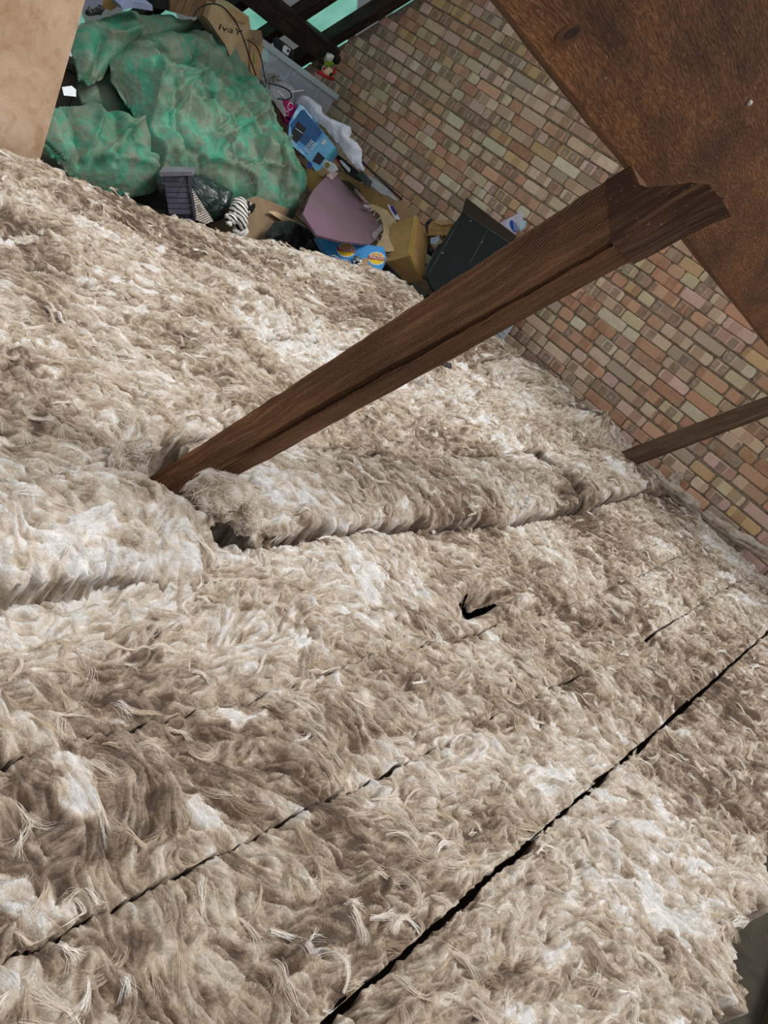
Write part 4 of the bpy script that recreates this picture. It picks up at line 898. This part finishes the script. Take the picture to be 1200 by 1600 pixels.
tube('tube_end', [on((564, 328), pm) + pm[0] * .035, on((574, 331), pm) + pm[0] * .035], .012, plain('pale_plastic', (178, 166, 170), .5, .2), t, 12)
tube('tube_end', [on((548, 297), pm) + pm[0] * .03, on((551, 302), pm) + pm[0] * .03], .014, M_bin, t, 12)

# cardboard with the printed wheel, leaning on the closed box
pd_ = plane3(on((580, 325), PX(-3.95)), on((620, 345), PX(-3.7)), on((600, 392), PX(-3.42)))
t = thing('cardboard_sheet', on((605, 360), pd_), 'curved cardboard flap with a dark printed wheel, beside the mauve board', 'cardboard')
slab('sheet', [(571, 318), (586, 320), (604, 328), (618, 345), (626, 362), (626, 380), (618, 391), (606, 393), (590, 390), (584, 360)], pd_, .006, M_box2, t)
wheel = [(577, 331), (585, 329), (593, 336), (598, 350), (599, 362), (595, 374), (589, 381), (580, 380), (584, 355)]
slab('printed_wheel', wheel, pd_, .002, plain('wheel_print', (78, 66, 60), .7, .1), t, lift=.003)
for p, q in (((586, 330), (583, 340)), ((595, 341), (589, 346)), ((594, 367), (598, 369)), ((589, 372), (591, 381))):
    tube('wheel_spoke', [on(p, pd_) + pd_[0] * .006, on(q, pd_) + pd_[0] * .006], .005, M_box2, t, 5)
slab('torn_edge', [(600, 392), (620, 390), (626, 398), (610, 396)], pd_, .004, M_box4, t, lift=-.02)
# closed box seen from a corner
C = np.array([-3.23, 4.4, .572]); AX = [(-.694, .506, .512), (.286, .847, -.449), (-.661, -.165, -.732)]
t = thing('cardboard_box', C, 'closed ochre cardboard box with taped edges, tipped on its corner beside the black panel', 'box')
cuboid('carton', C, AX, (.419, .224, .196), M_box3, t)
tape = plain('yellowed_tape', (196, 156, 84), .35, .15, 20, .1, .5)
def strip(A, d_, L, n_, w): A = np.array(A) - np.array(d_) * .0; d_ = np.array(d_); n_ = np.array(n_); return prism([A, A + d_ * L, A + d_ * L + n_ * w, A + n_ * w], np.cross(d_, n_) * .0015)
for (d_, L, n_, off) in ((AX[0], .419, AX[1], AX[2]), (AX[1], .224, AX[2], AX[0]), (AX[0], .419, AX[2], AX[1])):
    off = np.array(off); v_, f_ = strip(C - off * .0022, d_, L, n_, .022); o = mesh_obj('tape', v_, f_, tape); child(o, t)
# loose card, white sheet, rail
pe = plane3(on((540, 285), PX(-4.25)), on((600, 320), PX(-4.0)), on((570, 310), PX(-4.15)) + np.array([0, 0, -.12]))
def on2(p): return on(p, pe)
t = thing('cardboard_sheet', on2((570, 300)), 'long dusty cardboard sheet between the mauve board and the white sheet', 'cardboard')
slab('sheet', [(530, 280), (552, 282), (575, 290), (600, 312), (616, 332), (622, 345), (600, 345), (575, 322), (552, 300)], PY(4.80), .006, M_box3, t)
slab('printed_patch', [(534, 282), (546, 284), (562, 296), (565, 300), (550, 298), (540, 291)], PY(4.80), .002, plain('dark_print', (96, 88, 72), .7, .3), t, lift=.003)
t = thing('cardboard_sheet', on((625, 320), PY(4.62)), 'brown folded card behind the box, against the brick wall', 'cardboard')
slab('sheet', [(594, 302), (606, 306), (640, 326), (652, 338), (640, 346), (620, 348), (606, 330)], PY(4.86), .005, M_box, t)
slab('sheet', [(527, 264), (536, 268), (557, 277), (556, 285), (538, 281), (524, 272)], PY(4.62), .005, M_box, t)
t = thing('white_sheet', on((600, 300), PY(4.8)), 'white curved plastic sheet leaning on the brick wall behind the cardboard', 'board')
slab('sheet', [(563, 268), (580, 276), (604, 294), (620, 312), (627, 323), (612, 318), (592, 300), (566, 280)], PY(4.93), .006, M_white, t)
t = thing('curtain_rail', on((550, 240), PY(4.85)), 'thin black rail lying diagonally over the packages along the brick wall', 'rail')
tube('rail', [on((489, 182), PX(-4.80)), on((556, 244), PX(-4.35)), on((628, 312), PX(-3.9))], .009, plain('black_rail', (44, 44, 50), .35, .1), t, 8)
t = thing('picture_frame', on((545, 262), PY(4.6)), 'black and white framed picture half buried in the packages under the rail', 'frame')
slab('frame', [(518, 240), (530, 243), (560, 268), (572, 282), (560, 284), (540, 270)], PY(4.55), .012, M_black, t)
slab('picture', [(528, 250), (534, 250), (548, 264), (546, 270)], PY(4.55), .004, M_white, t, lift=.002)
slab('red_trim', [(521, 244), (525, 244), (534, 256), (531, 258)], PY(4.55), .004, plain('red_trim', (170, 60, 54), .5, .2), t, lift=.002)
t = thing('grey_block', on((566, 275), PY(4.5)), 'dark grey plastic block on the cardboard below the rail', 'block')
slab('block', [(557, 272), (564, 266), (576, 280), (572, 292)], PY(4.45), .05, plain('dark_grey_block', (62, 62, 66), .5, .15), t, bevel=.004)
t = thing('wrapper', on((616, 330), PY(4.5)), 'purple and white wrapper tucked behind the curved cardboard flap', 'wrapper')
slab('paper', [(606, 320), (614, 322), (622, 336), (626, 344), (618, 343)], PY(4.50), .004, M_paper, t, lift=.01)
slab('print', [(611, 322), (616, 323), (622, 334), (620, 338), (614, 330)], PY(4.50), .002, plain('violet_print', (58, 44, 130), .5, .1), t, lift=.015)
t = thing('food_leaflet', on((512, 258), PY(4.4)), 'small printed white leaflet beside the mauve board corner', 'leaflet')
slab('sheet', [(508, 250), (524, 256), (530, 266), (516, 272), (506, 262)], PY(4.38), .003, M_white, t, lift=.01)
slab('print', [(509, 256), (514, 254), (518, 259), (514, 264), (509, 262)], PY(4.38), .002, plain('food_print', (176, 150, 80), .5, .4, 90), t, lift=.013)
t = thing('cardboard_piece', on((490, 275), PY(4.2)), 'torn cardboard piece between the tarpaulin and the mauve board', 'cardboard')
slab('piece', [(480, 262), (492, 268), (505, 266), (512, 274), (498, 288), (486, 300), (480, 290)], PY(4.30), .006, M_box3, t)
slab('curled_flap', [(497, 266), (508, 262), (514, 268), (504, 276), (499, 274)], PY(4.27), .02, M_box, t)

# blue telephone box, pink packet, net
a = N('blue_print'); v = a.tc.outputs['Object']; n1 = a.noise(v, 7, 4, .6, .5); col = a.ramp(n1, [(.35, srgb(24, 86, 150)), (.5, srgb(70, 150, 210)), (.62, srgb(176, 218, 242))]); M_bp = a.fin(col, .3, None, .5)
pt = plane3(on((470, 180), PX(-4.62)), on((520, 225), PX(-4.42)), on((470, 240), PX(-4.50)))
t = thing('telephone_box', on((490, 215), pt), 'blue printed telephone box tipped beside the green tarpaulin', 'box')
v_, f_ = prism([on(p, pt) for p in [(467, 163), (474, 166), (508, 209), (478, 246), (450, 222), (452, 192)]], -pt[0] * .09); o = mesh_obj('lid_panel', v_, f_, M_bp); child(o, t)
pt2 = plane3(on((508, 209), pt), on((478, 246), pt), on((500, 268), PX(-4.33)))
v_, f_ = prism([on(p, pt2) for p in [(508, 209), (526, 232), (496, 271), (478, 246)]], -pt2[0] * .09); o = mesh_obj('end_panel', v_, f_, plain('light_blue_print', (120, 190, 236), .3, .1)); child(o, t)
slab('printed_field', [(470, 172), (475, 171), (504, 207), (484, 234), (470, 222), (460, 216), (453, 196)], pt, .001, plain('deep_blue_field', (28, 92, 150), .35, .3, 8), t, lift=.0015)
hs = plain('handset_print', (24, 24, 30), .3, .05); hs2 = plain('pale_print', (206, 230, 244), .4, .05)
slab('printed_handset', [(465, 189), (478, 200), (474, 210), (463, 224), (456, 216), (456, 206)], pt, .001, hs, t, lift=.003)
tube('printed_button_row', [on((461, 200), pt) + pt[0] * .005, on((473, 209), pt) + pt[0] * .005], .003, hs2, t, 5)
slab('printed_handset', [(497, 237), (508, 247), (500, 258), (488, 252)], pt2, .001, hs, t, lift=.003)
slab('barcode_label', [(504, 221), (507, 217), (511, 221), (506, 227), (502, 226)], pt2, .001, M_white, t, lift=.003)
slab('teal_stripe', [(524, 230), (526, 233), (512, 250), (509, 247)], pt2, .001, plain('teal_print', (60, 170, 180), .4, .05), t, lift=.003)
slab('printed_corner', [(484, 252), (488, 256), (484, 264), (480, 258)], pt2, .001, plain('deep_blue_print', (36, 60, 170), .4, .05), t, lift=.003)
for k in range(6): slab('small_print', [(474 + k * 2.2, 232 - k * 2.6), (474.8 + k * 2.2, 231 - k * 2.6), (484 + k * 2.2, 239 - k * 2.6), (483.2 + k * 2.2, 240 - k * 2.6)], pt, .001, hs2, t, lift=.003)
pk = PX(-4.70)
t = thing('pink_packet', on((455, 172), pk), 'bright pink packet with white scrolls beside the blue telephone box', 'packet')
slab('packet', [(446, 164), (452, 158), (466, 168), (454, 194), (448, 196), (444, 184)], pk, .05, plain('magenta_print', (206, 40, 120), .4, .1), t)
tube('printed_scroll', [on(p, pk) + np.array([.004, 0, 0]) for p in disc_px((453, 166), 4, 6, .3, 12)], .004, M_white, t, 5); tube('printed_scroll', [on(p, pk) + np.array([.004, 0, 0]) for p in disc_px((448, 177), 2.5, 3.5, .3, 10)], .003, M_white, t, 5)
slab('dark_band', [(443, 180), (456, 186), (455, 189), (443, 183)], pk, .003, M_bin, t, lift=.003)
a = N('white_net_fabric'); v = a.tc.outputs['Object']; n1 = a.noise(v, 24, 6, .7, 1.2); n2 = a.noise(v, 200, 2)
col = a.ramp(n1, [(.3, srgb(186, 188, 206)), (.6, srgb(226, 228, 240))]); M_net = a.fin(col, .85, a.bump(n1, .8, .01), .1); a.b.inputs['Alpha'].default_value = .93
t = thing('net_curtain', on((510, 190), PX(-4.7)), 'crumpled white net curtain between the plastic tub and the telephone box', 'fabric')
drape('fabric', [(462, 150), (470, 145), (480, 147), (494, 158), (503, 166), (504, 176), (516, 184), (536, 192), (548, 198), (550, 208), (546, 214), (558, 222), (566, 234), (565, 250), (570, 264), (560, 262), (548, 250), (530, 226), (510, 204), (492, 188), (474, 168), (458, 156)], plane3(on((470, 150), PX(-4.80)), on((560, 250), PX(-4.15)), on((510, 210), PX(-4.45))), .03, M_net, t, step=.008, crumple=.022, seed=51, edge=.04, hang=.02, fine=1.8)

# clear plastic tub with lid rim
a = N('clear_plastic'); v = a.tc.outputs['Object']; n1 = a.noise(v, 6, 3); a.fin(srgb(188, 200, 210), .18, None, .6); a.b.inputs['Alpha'].default_value = .30; M_clear = a.m
a = N('milky_plastic_rim'); a.fin(srgb(176, 194, 200), .3, None, .5); a.b.inputs['Alpha'].default_value = .82; M_rim = a.m
t = thing('plastic_tub', (-5.1, 4.3, .86), 'clear plastic storage tub with a milky rim, in front of the brick wall corner', 'tub')
xf = -4.9
def W(x, y, z): return np.array([x, y, z])
ya, yb = 3.86, 4.74; zt = [on((405, 72), PX(xf))[2], on((533, 140), PX(xf))[2]]; print('tub rim z', zt); zt = float(np.mean(zt)); zb = zt - .27
def sheet(name, a0, b0, mat, root=t, bevel=.004): v, f = box_vf(a0, b0); o = mesh_obj(name, v, f, mat); child(o, root); m = o.modifiers.new('b', 'BEVEL'); m.width = bevel; m.segments = 2; return o
sheet('front_wall', (xf - .004, ya, zb), (xf, yb, zt), M_clear, bevel=.001); sheet('end_wall', (xf - .40, yb - .004, zb), (xf, yb, zt), M_clear, bevel=.001); sheet('end_wall', (xf - .40, ya, zb), (xf, ya + .004, zt), M_clear, bevel=.001)
sheet('back_wall', (xf - .404, ya, zb), (xf - .40, yb, zt), M_clear, bevel=.001); sheet('base', (xf - .40, ya, zb), (xf, yb, zb + .004), M_clear, bevel=.001)
sheet('rim', (xf - .002, ya - .01, zt - .035), (xf + .016, yb + .01, zt + .006), M_rim); sheet('rim', (xf - .41, yb, zt - .035), (xf + .016, yb + .014, zt + .006), M_rim)
for y in (4.02, 4.22, 4.55): sheet('rib', (xf, y, zb), (xf + .006, y + .010, zt - .03), M_rim, bevel=.002)
t2 = thing('folded_cloth', (-5.1, 4.35, zb + .1), 'blue grey cloth folded inside the clear plastic tub', 'cloth')
M_cl = plain('blue_grey_cloth', (116, 132, 160), .9, .15, 8, .4); M_cl2 = plain('pale_cloth', (170, 178, 190), .9, .1, 8, .4)
for k, (y0_, y1_, h_, mm) in enumerate(((4.02, 4.34, .16, M_cl2), (4.30, 4.70, .19, M_cl))):
    v, f = box_vf((xf - .36, y0_, zb + .006), (xf - .03, y1_, zb + h_)); o = mesh_obj('fold', v, f, mm); child(o, t2); m = o.modifiers.new('b', 'BEVEL'); m.width = .05; m.segments = 4
# stand for the tub: hidden pile below it
t3 = thing('cardboard_box', (-5.1, 4.3, 0), 'plain cardboard box under the clear plastic tub', 'box'); v, f = box_vf((xf - .38, ya + .05, .0), (xf - .05, yb - .02, zb - .002)); o = mesh_obj('carton', v, f, M_box4); child(o, t3)
# clear bag with straw and white strips in front of the tub
a = N('clear_film'); v = a.tc.outputs['Object']; n1 = a.noise(v, 30, 5, .7, 1.); a.fin(srgb(176, 176, 182), .15, a.bump(n1, .9, .01), .8); a.b.inputs['Alpha'].default_value = .5; M_film = a.m
t = thing('clear_bag', on((440, 150), PX(-4.75)), 'clear plastic bag of straw between the tarpaulin and the tub', 'plastic bag')
drape('film', [(408, 118), (420, 112), (444, 124), (466, 138), (462, 156), (450, 168), (446, 184), (432, 158), (416, 132)], plane3(on((410, 115), PX(-4.86)), on((466, 140), PX(-4.84)), on((446, 184), PX(-4.66))), .02, M_film, t, step=.008, crumple=.02, seed=61, edge=.04, hang=.02)
M_straw = plain('straw', (120, 108, 78), .9, .3, 60)
for k in range(60):
    p = (random.gauss(427, 5), random.gauss(124, 4)); q_ = (p[0] + random.gauss(0, 5), p[1] + random.gauss(0, 5))
    if k < 40: tube('straw', [on(p, PX(-4.80 + random.uniform(-.01, .02))), on(q_, PX(-4.80 + random.uniform(-.01, .03)))], .0025, M_straw, t, 4)
tube('white_strip', [on((433, 141), PX(-4.70)), on((447, 156), PX(-4.68))], .006, M_white, t, 5); tube('white_strip', [on((452, 144), PX(-4.74)), on((474, 141), PX(-4.76))], .005, M_white, t, 5)

# toy figure on the tub: white head with black ears, green collar, red smock
t = thing('toy_figure', on((515, 105), PX(-4.93)), 'small red toy figure with white head and black ears, on the tub rim', 'toy')
Q = lambda p, dx=0: on(p, PX(-4.98 + dx))
def sdir(p, q): d_ = Q(q) - Q(p); return d_ / np.linalg.norm(d_)
red = plain('red_cloth', (196, 34, 40), .6, .1, 30); grn = plain('green_cloth', (110, 150, 40), .6, .1, 30); crm = plain('cream_felt', (226, 206, 168), .8, .05)
tube('head', spline([Q((514, 84)), Q((513, 90)), Q((511, 100))], 4), list(np.interp(np.linspace(0, 1, 9), [0, .15, .6, 1], [.012, .045, .036, .02])), M_wplush, t, 16)
for p in ((504, 82), (526, 93)): ellipsoid('ear', Q(p, .02), (.025, .036, .036), M_kplush, t, 12)
for k in range(7):
    s0 = Q((512, 96), .035); s1 = Q((504 + 3.2 * k, 103 + (k % 3) * 2), .05); tube('collar_leaf', [s0, (s0 + s1) / 2 + np.array([.01, 0, .008]), s1], [.004, .010, .002], grn, t, 6)
ellipsoid('belly', Q((511, 110), .02), (.035, .05, .04), crm, t, 14)
tube('smock', [Q(p, .03) for p in spline([(503, 104, 0), (504, 113, 0), (511, 116, 0), (519, 112, 0), (521, 105, 0)], 4)] if False else [Q(tuple(p_)) + np.array([.03, 0, 0]) for p_ in [(503, 103), (505, 111), (511, 115), (518, 112), (521, 104)]], .012, red, t, 8)
tube('smock_hem', [Q((497, 112), .02), Q((508, 118), .03), Q((520, 124), .02)], .014, red, t, 8)
for p in ((500, 106), (517, 116)): ellipsoid('hand', Q(p, .05), (.014, .014, .014), M_kplush, t, 8)
# black box with a white label
t = thing('black_carton', on((450, 78), PX(-5.0)), 'small black box with a white label, on the clear plastic tub', 'box')
pq = PX(-4.96); slab('box', [(438, 70), (444, 66), (461, 80), (457, 92), (440, 82)], pq, .10, M_bin, t, bevel=.004); slab('label', [(442, 73), (445, 70), (454, 77), (450, 87), (441, 80)], pq, .001, M_white, t, lift=.002)
text_on('lettering', '1', (447.5, 80), (450.5, 82), (449, 76), pq, M_bin, t, lift=.004)
# tall cardboard boxes behind the tarpaulin
pi = PX(-4.86)
t = thing('cardboard_box', on((360, 60), pi), 'pale cardboard box with handwriting, behind the tarpaulin top', 'box')
slab('front', [(330, 6), (389, 26), (392, 46), (392, 132), (372, 120), (352, 70), (325, 30)], pi, .26, M_box2, t)
slab('flap', [(352, 14), (362, 13), (388, 27), (388, 36), (372, 34)], PX(-4.84), .006, M_box, t)
text_on('handwriting', 'IvaY', (341, 46), (377, 56), (344, 37), pi, plain('marker_ink', (40, 36, 34), .7, 0), t, lift=.002)
t = thing('cardboard_box', on((400, 80), pi), 'narrow brown cardboard box with a bent flap, beside the clear tub', 'box')
slab('front', [(391, 60), (406, 56), (411, 62), (408, 110), (406, 128), (396, 122), (391, 110)], PX(-4.84), .14, M_box, t)
slab('bent_flap', [(390, 47), (408, 48), (411, 62), (406, 72), (396, 60)], PX(-4.80), .008, M_box4, t)
slab('green_edge', [(396, 82), (398, 82), (397, 100), (395, 100)], PX(-4.84), .002, grn, t, lift=.002)
t = thing('wooden_panel', on((290, 10), PX(-4.9)), 'brown wood grained panel behind the tarpaulin top', 'panel')
slab('panel', [(266, -30), (335, -30), (338, 22), (318, 26), (296, 26), (266, 18)], PX(-4.92), .03, wood('brown_panel_wood', (110, 84, 60), (140, 110, 82), (166, 136, 104)), t)
t = thing('dark_panel', on((255, 8), PX(-4.9)), 'dark upright panel left of the wood grained panel behind the tarpaulin', 'panel'); slab('panel', [(240, -30), (266, -30), (266, 18), (252, 14), (240, 12)], PX(-4.94), .04, M_black, t)
t = thing('lavender_box', on((210, 8), PX(-4.8)), 'pale lavender box lying on top of the tarpaulin', 'box'); slab('box', [(188, 8), (204, 0), (238, 8), (239, 17), (206, 12), (192, 16)], PX(-4.6), .12, plain('lavender_card', (150, 160, 196), .5, .1), t)
t = thing('cardboard_box', on((170, 5), PX(-4.8)), 'brown cardboard corner behind the far left of the tarpaulin top', 'box'); slab('box', [(158, -40), (184, -40), (184, 10), (174, 17), (160, 12)], PX(-4.75), .2, M_box3, t)
t = thing('grey_carton', on((146, 8), PX(-4.7)), 'lilac grey carton beside the pale board top', 'box'); slab('box', [(128, -40), (160, -40), (160, 10), (150, 8), (128, 10)], PX(-4.7), .2, plain('lilac_card', (134, 136, 158), .6, .15), t)
t = thing('black_shoe_pair', on((150, 16), PX(-4.55)), 'small black crumpled thing in front of the lilac grey carton', 'bag'); drape('film', [(134, 22), (140, 10), (148, 18), (158, 8), (166, 16), (160, 26), (140, 28)], PX(-4.5), .03, M_bin, t, step=.008, crumple=.02, seed=71, edge=.03, hang=.02)
t.name = 'black_bag'
# black cables looping over it all
blk = plain('black_cable', (18, 18, 20), .4, .05)
t = tube('cable', spline([on((302, 26), PX(-4.75)), on((312, 12), PX(-4.78)), on((335, 6), PX(-4.80)), on((356, 18), PX(-4.78)), on((376, 50), PX(-4.78)), on((390, 90), PX(-4.76)), on((400, 118), PX(-4.74))], 7), .0045, blk); tag(t, 'black cable looping over the handwritten cardboard box', 'cable')
t = tube('cable', spline([on((386, 62), PX(-4.74)), on((400, 72), PX(-4.72)), on((408, 92), PX(-4.72)), on((412, 112), PX(-4.70)), on((416, 130), PX(-4.68))], 7), .004, blk); tag(t, 'thin black cable hanging down in front of the tub end', 'cable')
t = tube('cable', spline([on((420, 130), PX(-4.66)), on((436, 134), PX(-4.66)), on((452, 142), PX(-4.66)), on((455, 152), PX(-4.66)), on((446, 156), PX(-4.66)), on((434, 154), PX(-4.66))], 7), .005, blk); tag(t, 'black cable loop lying on the clear bag of straw', 'cable')

# black cabinet panel with a raised back flange
pk1 = plane3(on((720, 332), PY(4.72)), on((795, 378), PY(4.72)), on((668, 430), PY(4.45)))
t = thing('black_cabinet', on((720, 390), pk1), 'large black flat-pack panel with an upright back flange, behind the thick strut', 'cabinet')
v_, f_ = prism([on(p, pk1) for p in [(722, 331), (800, 382), (790, 420), (740, 500), (676, 452), (664, 430), (668, 412)]], -pk1[0] * .05); o = mesh_obj('panel', v_, f_, M_black); child(o, t); m = o.modifiers.new('b', 'BEVEL'); m.width = .003
pk2 = plane3(on((722, 331), pk1), on((800, 382), pk1), on((728, 308), PY(4.86)))
v_, f_ = prism([on(p, pk2) for p in [(722, 331), (728, 308), (806, 368), (800, 382)]], -pk2[0] * .02); o = mesh_obj('flange', v_, f_, M_blackedge); child(o, t); m = o.modifiers.new('b', 'BEVEL'); m.width = .002
gr = plain('grey_edge_line', (100, 98, 96), .5, .1)
for (p, q) in (((708, 334), (666, 420)), ((716, 348), (670, 428)), ((762, 360), (734, 412)), ((724, 333), (798, 381))): tube('edge_line', [on(p, pk1) + pk1[0] * .002, on(q, pk1) + pk1[0] * .002], .0022, gr, t, 5)
for p in ((735, 346), (692, 396), (753, 379)): ellipsoid('screw', on(p, pk1) + pk1[0] * .002, (.006, .006, .006), fo, t, 8)
# packet with oval badge
pw = PY(4.93)
t = thing('tissue_packet', on((800, 345), pw), 'pale lilac packet with a blue oval badge, standing against the brick wall', 'packet')
slab('packet', [(781, 348), (815, 331), (815, 346), (804, 366)], pw, .02, plain('pale_lilac_card', (218, 212, 230), .5, .05), t)
slab('oval_badge', disc_px((802.5, 353.5), 5.2, 10.2, -.42, 20), pw, .001, plain('badge_blue', (38, 86, 176), .4, .1), t, lift=.001)
text_on('lettering', 'nosy', (800, 346.5), (803.5, 362), (805, 346), pw, M_white, t, lift=.003)
slab('second_packet', [(816, 343), (821, 345), (818, 356), (812, 361), (812, 352)], PY(4.90), .02, plain('pale_blue_card', (186, 220, 236), .5, .05), t)
t = thing('cardboard_box', (-3.0, 4.9, 0), 'tall plain carton behind the black panel, under the lilac packet', 'box'); zc = float(on((804, 366), PY(4.93))[2]); v, f = box_vf((-3.14, 4.82, 0), (-2.80, 5.0, zc - .004)); o = mesh_obj('carton', v, f, M_box4); child(o, t)
# small ochre box, black bag corner and paper beside the cabinet
t = thing('cardboard_box', on((685, 355), PY(4.75)), 'small ochre cardboard box with an open flap, between the tipped box and the black panel', 'box')
slab('carton', [(669, 352), (674, 346), (704, 346), (700, 368), (668, 368)], PY(4.72), .08, M_box3, t, bevel=.002); slab('flap', [(674, 346), (702, 343), (705, 350), (690, 352)], PY(4.70), .004, M_box, t)
slab('crease', [(669, 359.5), (702, 359.5), (702, 360.3), (669, 360.3)], PY(4.72), .001, M_box4, t, lift=.001)
bag('bin_bag', [(660, 350), (668, 338), (674, 344), (668, 352), (667, 378), (676, 388), (690, 372), (676, 400), (664, 396), (664, 372)], PY(4.78), M_bin, 'dark blue-black bag corner between the two ochre boxes', seed=81, bulge=.02, edge=.03, crumple=.012, step=.006)
t = thing('paper_scrap', on((680, 375), PY(4.72)), 'crumpled pale blue paper under the small ochre box', 'paper'); slab('sheet', [(673, 372), (686, 368), (687, 374), (680, 382), (672, 380)], PY(4.68), .004, plain('pale_blue_paper', (160, 176, 196), .8, .1), t)
# grey sheet on the boards, leaflet at the wall
t = thing('metal_sheet', on((650, 450), PZ(.36)), 'grey galvanised sheet lying at the insulation edge under the tipped box', 'metal sheet'); slab('sheet', [(618, 436), (660, 428), (668, 424), (690, 446), (650, 472), (634, 458)], PZ(.37), .02, M_greymetal, t)
t = thing('metal_tray', on((745, 530), PY(4.62)), 'grey metal tray end showing below the thick strut', 'tray'); slab('tray', [(700, 505), (760, 512), (778, 545), (760, 560), (722, 560)], plane3(on((700, 505), PY(4.7)), on((778, 545), PY(4.7)), on((740, 560), PY(4.5))), .03, plain('grey_green_metal', (150, 158, 152), .45, .1), t)
slab('tray_fold', [(752, 508), (756, 508), (774, 545), (770, 547)], plane3(on((700, 505), PY(4.7)), on((778, 545), PY(4.7)), on((740, 560), PY(4.5))), .004, gr, t, lift=.003)
t = thing('leaflet', on((780, 525), PY(4.75)), 'white printed leaflet leaning on the brick wall below the thick strut', 'leaflet'); pl_ = PY(4.80)
slab('sheet', [(757, 522), (790, 490), (808, 500), (777, 545)], pl_, .003, M_paper, t)
for k in range(5): slab('print_line', [(764 + k * 5, 520 - k * 4.2), (766 + k * 5, 518.5 - k * 4.2), (780 + k * 5, 534 - k * 6.4), (779 + k * 5, 535.5 - k * 6.4)], pl_, .001, plain('grey_print', (166, 172, 186), .8, 0), t, lift=.001)
t = thing('plastic_strip', on((696, 567), PZ(.42)), 'dark grey strip poking out of the insulation beside the thick strut', 'strip'); slab('strip', [(688, 562), (706, 568), (706, 574), (690, 568)], PZ(.44), .01, plain('dark_grey_block', (62, 62, 66), .5, .15), t)
t = thing('black_offcut', on((612, 425), PY(4.3)), 'black offcut between the blue crisp box and the tipped cardboard box', 'offcut'); slab('offcut', [(594, 424), (604, 412), (624, 432), (618, 444), (606, 440)], PY(4.28), .03, M_black, t)
print('objects', len(bpy.data.objects))
